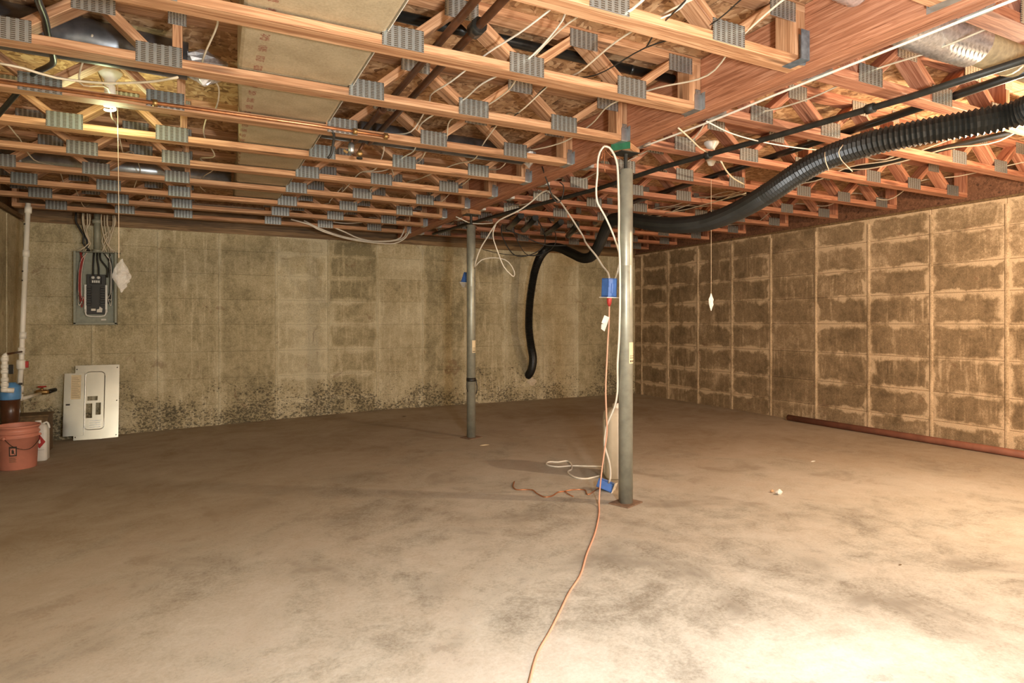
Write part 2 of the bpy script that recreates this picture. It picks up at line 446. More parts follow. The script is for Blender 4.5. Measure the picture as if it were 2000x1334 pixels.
# back wall: columns of form panels, each column (tone, edge, streak, row variation)
bx = [XL, -1.01, -.404, .206, .816, 1.426, 2.036, 2.646, 3.256, 3.866, 4.476, 5.086, 5.66, XR]
hz_ = [0, 0, .5, 0, 1, 1, .7, 0, .8, .3, .6, .3, .3]
bstyle = [(.50, .3, .3, .02), (.52, .5, .4, .02), (.50, .7, .9, .03), (.44, .8, .4, .02), (.66, 1, .7, .05), (.40, 1, .8, .10), (.60, .9, .7, .06),
          (.38, .9, .5, .03), (.52, .9, .9, .05), (.58, .7, .6, .04), (.62, .5, .5, .05), (.42, .6, .5, .05), (.52, .5, .5, .05)]
for c in range(len(bx) - 1):
    tone, e, st, va = bstyle[c]
    for r in range(len(rows)):
        z0 = rows[r]; z1 = rows[r + 1] if r + 1 < len(rows) else BT
        o = inst('concrete_panel', cell(bx[c + 1] - bx[c], z1 - z0, CELLB), wb, ((bx[c] + bx[c + 1]) / 2, YB - (R.uniform(0, .004) if e > .35 else R.uniform(0, .0012)), z0))
        t = tone + R.uniform(-va, va)
        if c == 5 and r in (5, 6, 7): t -= .06
        o.color = (t, e, st, hz_[c])
ridge = MB().add([(-.012, 0, -.12), (-.004, -.007, -.12), (.004, -.007, -.12), (.012, 0, -.12), (-.012, 0, 2.14), (-.004, -.007, 2.14), (.004, -.007, 2.14), (.012, 0, 2.14)],
                 [(0, 1, 5, 4), (1, 2, 6, 5), (2, 3, 7, 6), (0, 3, 2, 1), (4, 5, 6, 7), (0, 4, 7, 3)])
rb = ridge.mesh('seam_ridge', CELLB)
for x in bx[1:-1]:
    o = inst('seam_ridge', rb, wb, (x, YB - .001, 0)); o.scale = (1.5, 1.4, 1); o.color = (.72, 0, .4, 1)
# right wall
ry = [YB] + [7.66 - .61 * k for k in range(13)]
rr_ = ridge.mesh('seam_ridge', CELLR)
rrows = [-.04, .20, .473, .79, 1.108, 1.397, 1.668, 1.955]
for c in range(len(ry) - 1):
    smooth_col = c in (5,)
    for r in range(len(rrows)):
        z0 = rrows[r]; z1 = rrows[r + 1] if r + 1 < len(rrows) else 2.19
        o = inst('concrete_panel', cell(ry[c] - ry[c + 1], z1 - z0, CELLR), wr, (XR - R.uniform(0, .004), (ry[c] + ry[c + 1]) / 2, z0), (0, 0, -math.pi / 2))
        t = .41 + R.uniform(-.06, .06) + (.12 if r >= 6 and c > 5 else 0) + (.05 if r == 0 else 0)
        o.color = (t, .35 if smooth_col else R.uniform(.8, 1.1), R.uniform(.3, 1.0), R.choice((1, 1, 1, .98)))
    o = inst('seam_ridge', rr_, wr, (XR - .001, ry[c + 1], .0), (0, 0, -math.pi / 2)); o.scale = (1.6, 1.5, 1.0); o.color = (.70, 0, .4, 1)
# left wall columns
for c in range(10):
    y1 = YB - .61 * c; y0 = y1 - .61
    me = cell(.61, 2.27, CELLB)
    o = inst('concrete_panel', me, wl, (XL, (y0 + y1) / 2, -.13), (0, 0, math.pi / 2)); o.color = (.45 + R.uniform(-.05, .05), .2, .5, 1)
    o = inst('seam_ridge', rb, wl, (XL, y0, 0), (0, 0, math.pi / 2)); o.color = (.6, 0, .4, 1)
# sill plates and rim boards
struct(MB().box((XL - .25, YB + .005, BT), (XR + .2, YB + .145, ZT - .002)).obj('trim_1', SILL), 'dark weathered sill plate on top of the back wall')
struct(MB().box((XL - .1, YB + .10, ZT), (XR + .2, YB + .14, ZC)).obj('trim_2', SILL), 'rim board above the back wall')
struct(MB().box((XR + .0, YF, 2.19), (XR + .14, YB, ZT - .001)).obj('trim_3', SILL), 'sill plate on top of the right wall')
struct(MB().box((XR + .10, YF, ZT), (XR + .14, YB + .1, ZC)).obj('trim_4', SILLR), 'rim board above the right wall')
struct(MB().box((XL - .14, YF, 2.17), (XL - .0, YB + .005, ZT - .001)).obj('trim_5', SILL), 'sill plate on top of the left wall')
struct(MB().box((XL - .14, YF, ZT), (XL - .10, YB + .1, ZC)).obj('trim_6', SILL), 'rim board above the left wall')
struct(MB().box((XL, YF - .1, 2.17), (XR, YF, ZC)).obj('trim_7', SILL), 'rim board above the front wall')

# ------------------------------------------------------------------ beam
BX = 2.358; BW = .065
bm_ = thing('support_beam', 'long laminated wooden beam carried by the two steel posts', 'beam', (BX, 2.1, ZT))
for k in range(3):
    x0 = -BW + k * .0435
    o = MB().box((-2.85 * 2, -.0213, 0), (2.85 * 2, .0213, TD - .003), .002).obj('beam_ply', LVL, bm_, (x0 + .0217, 0, R.uniform(0, .003)), (0, 0, math.pi / 2))

# ------------------------------------------------------------------ floor trusses
CH, CW = .038, .089
def member_mesh(name, L, mt): return MB().box((-L / 2, -CW / 2, -CH / 2), (L / 2, CW / 2, CH / 2), .0018).mesh(name, mt)
mcache = {}
def member(name, p, q, mt, root, inset=0):
    """board of section CH x CW from p to q in the XZ plane (truss local)"""
    dx, dz = q[0] - p[0], q[1] - p[1]; L = math.hypot(dx, dz)
    k = (name, round(L, 3), mt.name)
    if k not in mcache: mcache[k] = member_mesh(name, L, mt)
    return inst(name, mcache[k], root, ((p[0] + q[0]) / 2, R.uniform(-.001, .001), (p[1] + q[1]) / 2), (0, -math.atan2(dz, dx), 0))
def plate_mesh(wd, ht): return MB().box((-wd / 2, -.0012, -ht / 2), (wd / 2, .0012, ht / 2)).mesh('nail_plate', PLATE)
PLB = plate_mesh(.17, .086); PLT = plate_mesh(.15, .08); PLE = plate_mesh(.034, .075); PLV = plate_mesh(.07, .07)
hang = MB(); hang.box((-.045, -.047, -.0025), (.0, .047, -.0008)); hang.box((-.045, -.0485, -.002), (0, -.0465, .075)); hang.box((-.045, .0465, -.002), (0, .0485, .075))
hang.box((-.0015, -.075, -.002), (0, -.047, .085)); hang.box((-.0015, .047, -.002), (0, .075, .085))
HANG = hang.mesh('joist_hanger', GALV)
flare = MB(); flare.prism([(0, -.004), (.03, .0), (.045, .03), (.038, .06), (.052, .08), (.04, .105), (.048, .125), (.02, .118), (-.005, .125)], -.004, .0)
flare.box((-.05, -.047, -.0025), (.0, .047, -.0008)); flare.box((-.05, -.0485, -.002), (0, -.0465, .12))
FLARE = flare.mesh('joist_hanger', plain('blue_grey_steel', (.20, .25, .29), .45, .6, .3, 40))
zb, zt = CH / 2, TD - CH / 2
def truss(x0, x1, bots, tops, chase, mt, y, label, group, hangend, name='floor_truss', flared=False, bot_end=None):
    root = thing(name, label, 'truss', (0, y, ZT), group)
    b0, b1 = (x0, x1) if bot_end is None else bot_end
    member('bottom_chord', (b0, zb), (b1, zb), mt, root); member('top_chord', (x0, zt), (x1, zt), mt, root)
    lo, hi = CH, TD - CH
    # webs: ordered nodes
    nodes = sorted([(x, 0) for x in bots] + [(x, 1) for x in tops])
    for (xa, ka), (xb, kb) in zip(nodes, nodes[1:]):
        if ka == kb: continue
        if xa >= chase[0] - .02 and xb <= chase[1] + .02: continue
        sgn = 1 if kb else -1
        member('web', (xa + .018, lo if ka == 0 else hi), (xb - .018, hi if kb else lo), mt, root)
    for xv in chase: member('web_post', (xv, lo), (xv, hi), mt, root)
    for xe, s_ in ((b0, 1), (b1, -1)):
        member('web_post', (xe + s_ * CH / 2, lo), (xe + s_ * CH / 2, hi), mt, root)
    if hangend in ('R', 'L'):
        xe, s_ = (x1, -1) if hangend == 'R' else (x0, 1)
        member('web_post', (xe + s_ * CH * 1.5, lo), (xe + s_ * CH * 1.5, hi), mt, root)
        inst('nail_plate', PLE, root, (xe + s_ * .022, -CW / 2 - .0025, .062))
        o = inst('joist_hanger', FLARE if flared else HANG, root, (xe, 0, 0)); o.rotation_euler = (0, 0, 0 if s_ < 0 else math.pi)
        if flared: o.location = (xe - .035, -.045, .0)
    for xx in bots: inst('nail_plate', PLB, root, (xx + R.uniform(-.008, .008), -CW / 2 - .0022, .042 + R.uniform(-.003, .003)))
    for xx in tops: inst('nail_plate', PLT, root, (xx + R.uniform(-.008, .008), -CW / 2 - .0022, TD - .056 + R.uniform(-.003, .003)))
    for xv in chase: inst('nail_plate', PLV, root, (xv, -CW / 2 - .0022, TD - .052))
    return root
ordn = ['first', 'second', 'third', 'fourth', 'fifth', 'sixth', 'seventh', 'eighth', 'ninth', 'tenth', 'eleventh']
LB = [-1.235, -.674, -.152, .726, 1.283, 1.849]; LTp = [-1.50, -.955, -.388, .977, 1.569, 2.15]
RB = [2.74, 3.31, 3.85, 4.656, 5.19, 5.74]; RTp = [2.54, 3.02, 3.58, 4.92, 5.46]
X0L, X1L, X0R, X1R = XL - .10, BX - BW, BX + .0655, XR + .10
for n in range(0, 11):
    y = 3.076 + .6096 * (n - 3) - CW / 2
    extra = {1: ', with bent blue-grey hanger', 4: ', copper pipe along it', 10: ' and last', 0: ''}.get(n, '')
    truss(X0L, X1L, LB, LTp, (-.085, .66), WOOD, y, 'wooden floor truss left of the beam, %s from the camera%s' % (ordn[n], extra), 'floor trusses left of the beam', 'R', flared=(n == 1), bot_end=(XL + .03, X1L))
    truss(X0R, X1R, RB, RTp, (3.93, 4.58), WOODR, y, 'reddish floor truss between beam and right wall, %s from the camera' % ordn[n], 'floor trusses right of the beam', 'L', bot_end=(X0R, 5.97))

# ------------------------------------------------------------------ duct board trunk in the truss chase
dz0 = ZT + .048
duct = thing('supply_duct', 'beige fibreglass board duct running between the truss chords', 'duct', (.40, 4.0, dz0))
ys = [-1.0, .6, 1.72, 3.0, 4.25, 5.4, 6.4]
lft = [.10, .10, .12, .15, .22, .26, .28]
for i in range(len(ys) - 1):
    xa, xb = lft[i], lft[i + 1]; y0, y1 = ys[i] + .002, ys[i + 1] - .002; r_ = .018
    sec = lambda x: [(x, TD - .06), (x, r_ + .004), (x + r_ * .3, r_ * .3), (x + r_, 0), (.655 - r_, 0), (.655 - r_ * .3, r_ * .3), (.655, r_ + .004), (.655, TD - .06)]
    A = [(p - .40, y0 - 4.0, q) for p, q in sec(xa)]; B = [(p - .40, y1 - 4.0, q) for p, q in sec(xb)]
    n_ = len(A); mbx = MB().add(A + B, [tuple(range(n_)), tuple(reversed(range(n_, 2 * n_)))] + [(k, n_ + k, n_ + (k + 1) % n_, (k + 1) % n_) for k in range(n_)])
    mbx.obj('duct_section', DUCTB, duct)
    # foil-faced corner tape on the right
    MB().box((.258, y0 - 4.0, .004), (.2605, y1 - 4.0, .05)).obj('corner_tape', WPAPER, duct)

# round ducts and pipes in the truss bays
def round_duct(name, pts, r, m, label, ribs=0, seams=True, cat='duct'):
    root = thing(name, label, cat, pts[0])
    P0 = Vector(pts[0]); loc = [Vector(p) - P0 for p in pts]
    if ribs:
        p = spline(loc, ribs); rr = [r[0] if isinstance(r, tuple) else r] * len(p)
        rr = [q * (1 + (.07 if i % 2 else -.03)) for i, q in enumerate(rr)]
        MB().tube(p, rr, 18).obj('duct_wall', m, root)
    else:
        p = loc; rad = [r[0] + (r[1] - r[0]) * i / (len(p) - 1) for i in range(len(p))] if isinstance(r, tuple) else [r] * len(p)
        MB().tube(p, rad, 20).obj('duct_wall', m, root)
        if seams:
            d = (loc[1] - loc[0]).normalized(); L = (loc[-1] - loc[0]).length
            for k in range(1, int(L / .5) + 1):
                c = loc[0] + d * (k * .5 - .2); f_ = (k * .5 - .2) / L
                rk = (r[0] + (r[1] - r[0]) * f_ if isinstance(r, tuple) else r) * 1.025
                MB().tube([c - d * .012, c + d * .012], rk, 20).obj('duct_joint', m, root)
    return root
round_duct('tapered_duct', [(XL + .1, 3.30, 2.39), (-.42, 3.30, 2.375), (-.05, 3.30, 2.36)], (.105, .085), DARKDUCT, 'dark steel round duct above the nearest left joists, left of the beige duct')
def crumple(name, c, s, m, label, cat, seed=1, parent=None, n=10):
    q = random.Random(seed); mb = MB(); seg = 12; vs = []
    for i in range(n + 1):
        t = i / n; rz = math.sin(math.pi * min(max(t, .04), .96))
        for k in range(seg):
            a = 2 * math.pi * k / seg; rr = rz * q.uniform(.72, 1.12)
            vs.append((c[0] + s[0] * rr * math.cos(a), c[1] + s[1] * rr * math.sin(a), c[2] + s[2] * (2 * t - 1) * q.uniform(.93, 1.05)))
    fs = [(i * seg + k, i * seg + (k + 1) % seg, (i + 1) * seg + (k + 1) % seg, (i + 1) * seg + k) for i in range(n) for k in range(seg)]
    fs += [tuple(range(seg)), tuple(n * seg + k for k in range(seg))]
    o = mb.add(vs, fs).obj(name, m, parent)
    if parent is None: tag(o, label, cat)
    return o
crumple('foil_wrap', (.02, 3.30, 2.345), (.12, .085, .085), FOIL, 'crinkled silver foil joining the dark round duct to the beige duct', 'foil', 3)
crumple('foil_wrap', (2.16, 3.98, 2.335), (.06, .08, .075), FOIL, 'crumpled silver foil around duct end left of the beam', 'foil', 5)
round_duct('round_duct', [(XL + .1, 5.82, 2.36), (-.5, 5.82, 2.36), (.24, 5.82, 2.36)], .065, GALV, 'shiny silver round duct above the far left joists')
round_duct('round_duct', [(.68, 3.98, 2.35), (1.3, 3.98, 2.35), (2.1, 3.98, 2.345)], .07, DARKDUCT, 'dark mottled round duct right of the beige duct, in the middle of the left ceiling')
round_duct('drain_pipe', [(.69, 2.56, 2.43), (1.3, 2.56, 2.43), (2.27, 2.56, 2.43)], .024, BLACK, 'black plastic drain pipe with couplings tucked above the joists left of the beam', cat='pipe')
round_duct('foil_flex_duct', [(2.44, 1.52, 2.36), (2.60, 1.52, 2.355), (2.80, 1.51, 2.345), (3.04, 1.50, 2.345)], .088, FOIL, 'silver ribbed foil flex duct right of the beam at the top', ribs=.014)
round_duct('round_duct', [(3.04, 1.50, 2.345), (4.2, 1.50, 2.35), (5.9, 1.50, 2.35)], .075, plain('tan_duct_wrap', (.38, .29, .16), .6, .1, .25, 40), 'tan round duct joined to the silver flex duct at the upper right corner')
round_duct('foil_flex_duct', [(1.9, 1.52, 2.41), (2.1, 1.52, 2.41), (2.28, 1.52, 2.405)], .055, FOIL, 'silver ribbed foil flex duct left of the beam at the top edge', ribs=.014)

# pipes along the depth
def pipe(name, pts, r, m, label, joints=(), jm=None, cat='pipe', jr=1.5, jl=.02):
    P0 = Vector(pts[0]); root = thing(name, label, cat, P0)
    loc = [Vector(p) - P0 for p in pts]
    MB().tube(loc, r, 10).obj('pipe_run', m, root)
    for j in joints:
        j = Vector(j) - P0; d = (loc[-1] - loc[0]).normalized()
        MB().tube([j - d * jl, j + d * jl], r * jr, 10).obj('coupling', jm or m, root)
    return root
pipe('water_pipe', [(.895, .3, 2.30), (.895, 4.02, 2.29)], .016, BROWNP, 'left one of two parallel dark copper pipes between the joists', [(.895, 1.9, 2.297), (.895, 3.35, 2.292)])
pipe('water_pipe', [(.985, .3, 2.30), (.985, 4.00, 2.29)], .017, BROWNP, 'right one of two parallel dark copper pipes between the joists', [(.985, 2.25, 2.296)], BLACK, jr=1.9, jl=.03)
ycp = 3.686 - CW - .018
pipe('copper_pipe', [(XL + .05, ycp, 2.228), (.55, ycp, 2.228), (1.00, ycp, 2.222)], .0095, COPPER, 'thin bright copper pipe running along the near side of the fourth joist', [(-.20, ycp, 2.228), (.80, ycp, 2.225), (.98, ycp, 2.222)], BRASS, jr=1.9, jl=.011)
bp = [PZ(2030, 108, 2.19), PZ(1780, 188.6, 2.19), PZ(1500, 270, 2.19), PZ(1300, 325, 2.19), PZ(1170, 368, 2.188), PZ(1000, 413, 2.188), PZ(846, 457, 2.188)]
pipe('gas_pipe', bp, .0165, IRON, 'long black iron pipe running under the joists right of the beam', [PZ(1383, 303, 2.19), PZ(1700, 212, 2.19)])
pipe('gas_pipe', [(3.36, 1.0, 2.285), (3.50, 2.2, 2.285), (3.62, 3.4, 2.285), (3.75, 5.0, 2.285)], .022, BLACK, 'black pipe threaded through the reddish joists above the hose')
pipe('vent_pipe', [(4.50, 1.2, 2.30), (4.48, 3.2, 2.30), (4.47, 5.6, 2.30)], .02, BLACK, 'black pipe beside the cream cables in the right ceiling')
pipe('floor_pipe', [(6.02, 4.86, .033), (6.07, 1.2, .033)], .033, PIPER, 'long rust-red pipe lying on the floor along the right wall', [])
for k, ((a, b), (c, d)) in enumerate([((1018, 421), (984, 454)), ((1046, 425), (1010, 462)), ((1096, 434), (1066, 456)), ((1126, 440), (1104, 468))]):
    p = PZ(a, b, 2.19); q = PZ(c, d, 2.185)
    q = p + (q - p).normalized() * min((q - p).length, .8)
    root = thing('foam_pipe_sleeve', 'short black foam pipe sleeve under the far joists, %s from the left of four' % ordn[k], 'pipe sleeve', p, 'black foam sleeves under the far joists')
    MB().tube([Vector((0, 0, 0)), (q - p) * .5 + Vector((0, 0, -.005)), q - p], .033, 10).obj('sleeve', BLACK, root)
    MB().tube([(q - p) * .995, (q - p) * 1.005], .036, 10).obj('end_collar', BCABLE, root)

# ------------------------------------------------------------------ steel posts
def post(pf, r, label, ztop, block_w, green, rot):
    root = thing('steel_post', label, 'post', (pf[0], pf[1], 0))
    MB().box((-.085, -.07, -.002), (.085, .07, .008), .001).obj('base_plate', BASEP, root, rot=(0, 0, .35))
    MB().lathe([(r, .006), (r, 1.47), (r * .99, 1.472), (r * .99, 1.476), (r, 1.478), (r, ztop - .145), (r * .93, ztop - .142)], seg=28).obj('tube', POST, root)
    MB().lathe([(.013, ztop - .16)] + [(.013 + (.0012 if k % 2 else -.0012), ztop - .15 + k * .006) for k in range(18)] + [(.013, ztop - .04)], seg=12).obj('jack_screw', IRON, root)
    MB().tube([(-r - .012, 0, ztop - .165), (r + .014, 0, ztop - .165)], .006, 8).obj('lock_pin', IRON, root)
    MB().box((-.07, -.055, ztop - .046), (.07, .055, ztop - .04), .001).obj('top_plate', IRON, root)
    MB().box((-block_w, -.06, ztop - .04), (block_w, .06, ztop - .001), .002).obj('wood_block', WOOD, root, rot=(0, 0, rot))
    if green: MB().box((-block_w - .003, -.0605, ztop - .041), (-block_w, .0605, ztop)).obj('painted_end', GREENP, root, rot=(0, 0, rot))['label'] = 'green painted face of the wood block'
    return root
p1 = post((BX, 3.087), .044, 'near grey steel post with green-edged wood block on top', ZT, .095, True, .60)
p2 = post((BX, 5.526), .043, 'far grey steel post in front of the back wall', ZT, .075, False, .35)
def wrap(root, r, a0, a1, z0, z1, m, name):
    n = 6; vs = []
    for z in (z0, z1):
        for i in range(n + 1):
            a = a0 + (a1 - a0) * i / n; vs.append((math.cos(a) * r, math.sin(a) * r, z))
    return MB().add(vs, [(i, i + 1, n + 2 + i, n + 1 + i) for i in range(n)], True).obj(name, m, root)
for root, r, z0, z1 in ((p1, .0452, .87, 1.0), (p2, .0442, .83, .95)):
    pl = wrap(root, r, -1.75, -.65, z0, z1, PAPER, 'paper_label'); pl['label'] = 'yellowed paper label'
    for j, (zz, hh) in enumerate(((z0 + .008, .012), (z0 + .032, .005), (z0 + .045, .004))):
        for i in range(3): wrap(pl, r + .0006, -1.6 + i * .28, -1.42 + i * .28, zz, zz + hh, INK, 'label_print')
# strap round the far post
st = MB().lathe([(.046, .55), (.047, .56), (.046, .585)], seg=20).obj('strap', BCABLE, None, (BX, 5.526, 0)); tag(st, 'black strap tied around the far steel post', 'strap')
a_ = MB().tube(spline([(-.046, -.01, .57), (-.056, -.02, .50), (-.045, -.02, .45)], .02), .004, 6); a_.tube(spline([(.046, -.01, .57), (.054, -.02, .49), (.046, -.02, .43)], .02), .005, 6); a_.obj('strap_end', BCABLE, st)

# ------------------------------------------------------------------ black corrugated hose
def hp(px, py, t): return PT(px, py, t)
hz = [hp(2130, 150, 2.15), hp(2000, 217, 2.40), hp(1900, 240, 2.50), hp(1800, 258, 2.60), hp(1700, 280, 2.74), hp(1620, 306, 2.92), hp(1560, 338, 3.08), hp(1500, 378, 3.3), hp(1440, 412, 3.62), hp(1380, 434, 3.95),
      hp(1320, 440, 4.3), hp(1270, 436, 4.7), hp(1225, 428, 5.25), hp(1195, 430, 5.8), hp(1182, 450, 6.15), hp(1170, 478, 6.45), hp(1156, 500, 6.75), hp(1138, 504, 7.05), hp(1115, 494, 7.4), hp(1092, 484, 7.8), hp(1072, 484, 8.1),
      hp(1056, 500, 8.25), hp(1045, 528, 8.35), hp(1038, 565, 8.4), hp(1034, 600, 8.42), hp(1033, 640, 8.45), hp(1037, 675, 8.5), hp(1041, 700, 8.6), hp(1038, 722, 8.75), hp(1030, 735, 8.95), hp(1022, 739, 9.2)]
pp = spline(hz, .0095)
rr = [.057 if (i // 1) % 2 else .048 for i in range(len(pp))]
hose = thing('corrugated_hose', 'thick black corrugated hose sagging from the ceiling to the back wall', 'hose', pp[0])
hm = MB().tube([p - pp[0] for p in pp], rr, 14); hm.sm = [False] * len(hm.f); hm.obj('hose_wall', HOSE, hose)
q = pp[-8]
o = crumple('foam_patch', (q.x - .0, YB - .006, q.z - .035), (.085, .018, .06), plain('pale_spray_foam', (.72, .62, .46), .9), 'pale foam patch where the hose enters the back wall', 'foam patch', 8)
# string slings on the hose
for nm, lab, pts in (('twine_sling', 'thin white twine tied around the black hose by the beam', [PZ(1656, 267, 2.2), hp(1645, 285, 2.75), hp(1638, 297, 2.72), hp(1643, 312, 2.76), hp(1652, 322, 2.72), hp(1665, 335, 2.72)]),
                     ('twine_sling', 'second twine loop around the hose, lower down', [hp(1612, 292, 2.92), hp(1611, 305, 2.84), hp(1614, 320, 2.83), hp(1618, 330, 2.86), hp(1617, 335, 2.9)])):
    cable(nm, pts, .0022, STRING, lab, 'twine', seg=5, step=.02)

# ------------------------------------------------------------------ cables in the ceiling
def weave(X, y0, y1, m, label, r=.0042, amp=.05, zc=2.275, seed=0, group='cables threaded through the trusses', drift=0):
    q = random.Random(seed); pts = []; y = y0
    while y < y1:
        n = (y - 3.04) / .6096; near = abs(n - round(n)) < .12
        pts.append((X + drift * (y - y0) + q.uniform(-amp, amp), y, zc + (q.uniform(.0, .02) if near else q.uniform(-.035, .10))))
        y += .30
    return cable('electrical_cable', pts, r, m, label, 'cable', group, step=.06)
weave(.05, 1.9, 6.3, CABLE, 'cream cable dipping along the left side of the beige duct', seed=1)
weave(-.46, 3.2, 7.2, CABLE, 'cream cable threaded past the ceiling lamp', seed=2)
weave(-1.02, 4.2, 7.5, CABLE, 'cream cable threaded through the far left joists', seed=3)
weave(1.10, .9, 6.8, WCABLE, 'white cable beside the two dark copper pipes', seed=4, amp=.07)
weave(1.22, .9, 4.9, WCABLE, 'white cable second to the right of the dark copper pipes', seed=5, amp=.08)
weave(1.36, 1.0, 6.9, CABLE, 'cream cable midway between the beige duct and the beam', seed=6, amp=.07)
weave(1.62, .9, 5.2, CABLE, 'cream cable third to the left of the beam', seed=7, amp=.07)
weave(1.80, .9, 3.4, BCABLE, 'thin black cable slanting towards the beam', seed=8, drift=-.09, r=.003)
weave(2.02, 1.2, 6.9, CABLE, 'cream cable nearest to the beam on its left', seed=9, amp=.06)
cable('electrical_cable', [PZ(1350, -10, 2.235), PZ(1310, 30, 2.235), PZ(1282, 60, 2.24), PZ(1262, 93, 2.25)], .0035, BCABLE, 'black cable between white ones at the top centre')
cable('electrical_cable', [PZ(1268, -12, 2.23), PZ(1235, 18, 2.23), PZ(1212, 28, 2.235), PZ(1192, 26, 2.25)], .0055, WCABLE, 'white cable hooked over at the top centre')
cable('electrical_cable', [PZ(1360, -30, 2.23), PZ(1330, 15, 2.235), PZ(1290, 36, 2.24), PZ(1240, 50, 2.26)], .0035, WCABLE, 'thin white cable crossing the black one at the top centre')
weave(2.75, 1.2, 7.2, CABLE, 'cream cable first to the right of the beam', seed=10)
for k in range(3):
    weave(4.18 + .09 * k, 1.4, 6.8, CABLE, 'cream cable %s of three side by side in the right ceiling' % ['leftmost', 'middle', 'rightmost'][k], seed=20 + k, amp=.015, zc=2.25, r=.0045)
weave(5.62, 1.4, 6.0, CABLE, 'cream cable closest to the right wall', seed=24, amp=.05)
# along and under the beam
cable('drain_hose', [PY(70, -20, 2.72), PY(74, 0, 2.80), PY(87, 33, 2.95), PY(95, 74, 3.12), PY(104, 112, 3.30), PY(102, 125, 3.40), PY(84, 135, 3.50), PY(64, 146, 3.60), PY(28, 188, 3.78), PY(-5, 226, 3.95)], .013, BLACK, 'black flexible hose snaking through the joists at the upper left corner', 'hose', seg=10)
cable('electrical_cable', [(2.432, 1.0, 2.204), (2.434, 1.5, 2.203), (2.435, 2.0, 2.203), (2.440, 2.4, 2.200), (2.44, 2.75, 2.203), (2.43, 3.0, 2.204)], .0058, WCABLE, 'white cable stapled along the lower right edge of the beam')
cable('electrical_cable', [PZ(a, b, 2.203) for a, b in ((0, 124), (45, 133), (110, 152), (200, 162), (290, 160), (347, 151))], .0055, CABLE, 'cream cable drooping in front of the third joist at the upper left')
cable('electrical_cable', [PZ(1325, 250, 2.20), PZ(1345, 268, 2.19), PZ(1368, 290, 2.19), PZ(1382, 297, 2.20)], .0052, CABLE, 'short cream cable end hanging right of the beam')
cable('electrical_cable', [PZ(1380, 237, 2.20), PZ(1430, 261, 2.19), PZ(1493, 278, 2.185), PZ(1560, 289, 2.18), PZ(1612, 294, 2.17)], .004, WCABLE, 'thin white cable stretched from the beam to the black hose')
cable('electrical_cable', [PZ(1408, 315, 2.20), PZ(1418, 333, 2.185), PZ(1432, 348, 2.18), PZ(1453, 360, 2.19)], .006, CABLE, 'short thick cream cable loop above the hose')
cable('electrical_cable', [PZ(1299, 416, 2.20), PZ(1340, 409, 2.19), PZ(1363, 403, 2.19), PZ(1410, 390, 2.20), PZ(1457, 377, 2.205)], .004, CABLE, 'cream cable ending behind the hose right of the near post')
for k, pts in enumerate([[(660, 700), (800, 740), (900, 790), (1100, 850), (1300, 880), (1450, 885), (1540, 840), (1572, 775)],
                         [(760, 710), (880, 770), (1050, 830), (1250, 865), (1420, 865), (1500, 840), (1530, 770)],
                         [(960, 750), (1080, 800), (1180, 845), (1330, 872), (1470, 862), (1530, 835), (1555, 780)],
                         [(870, 685), (960, 715), (1080, 730), (1230, 720), (1370, 685)]]):
    cable('electrical_cable', [PY(a, b, 7.22 + .03 * k) for a, b in crop(pts, 400, 250, .25484)], .008 if k < 3 else .007, WCABLE,
          'white cable swagged along the top of the back wall, %s' % ['lowest of the swags', 'second lowest of the swags', 'third swag from below', 'highest and shortest swag'][k], 'cable', 'swagged cables by the back wall')
cable('electrical_cable', [PY(a, b, 6.9) for a, b in crop([(1490, 648), (1600, 640), (1700, 652), (1800, 640), (1880, 648)], 400, 250, .25484)], .007, WCABLE, 'white cable stretched across the far joists left of the far post')
cable('electrical_cable', [PY(a, b, 5.7) for a, b in crop([(355, 680), (400, 700), (440, 720), (480, 730), (560, 734), (640, 728)], 800, 250, .25484)], .005, WCABLE, 'white cable passing behind the top of the far post')
# white cords between the posts
K = .25484
cordA = crop([(1085, 500), (1050, 480), (990, 510), (940, 560), (850, 625), (760, 670), (690, 705), (650, 750), (600, 830), (540, 930), (505, 1030), (498, 1075)], 800, 250, K)
ts = [4.9 + i * .09 for i in range(len(cordA))]
cable('power_cord', [PT(a, b, t) for (a, b), t in zip(cordA, ts)], .0065, WCABLE, 'white cord slung from the ceiling to the far post', 'cord')
cordB = crop([(660, 740), (640, 800), (645, 860), (680, 960), (720, 1060), (770, 1118), (798, 1138), (802, 1100), (760, 1030), (700, 1000), (620, 995), (550, 1012), (505, 1060)], 800, 250, K)
cable('power_cord', [PT(a, b, 5.55 + i * .03) for i, (a, b) in enumerate(cordB)], .0055, WCABLE, 'white cord hanging in a loop beside the far post', 'cord')
cordC = crop([(1085, 500), (1150, 560), (1200, 630), (1260, 720), (1330, 830), (1345, 870), (1380, 920), (1430, 980), (1480, 1060), (1520, 1110), (1535, 1172)], 800, 250, K)
cable('power_cord', [PT(a, b, 4.9 - i * .107) for i, (a, b) in enumerate(cordC)], .006, WCABLE, 'white cord slanting down to the hanging blue box', 'cord')
cordD = crop([(1490, 140), (1458, 185), (1442, 260), (1440, 350), (1430, 460), (1436, 560), (1460, 610), (1500, 680), (1550, 790), (1590, 900), (1612, 990), (1600, 1080), (1572, 1170)], 800, 250, K)
cable('power_cord', [PT(a, b, 3.72 + .01 * i) for i, (a, b) in enumerate(cordD)], .0062, WCABLE, 'white cord looping left from the near post top to the hanging blue box', 'cord')
cordE = crop([(1490, 140), (1530, 150), (1570, 210), (1592, 290), (1598, 400), (1603, 560), (1605, 700), (1603, 850), (1610, 1000), (1612, 1334)], 800, 250, K) + [(1209, 660), (1206, 710), (1206, 765), (1200, 796), (1189.5, 820), (1182, 843), (1181, 870), (1188, 895), (1192, 915), (1192, 934), (1189, 943)]
nE = len(cordE)
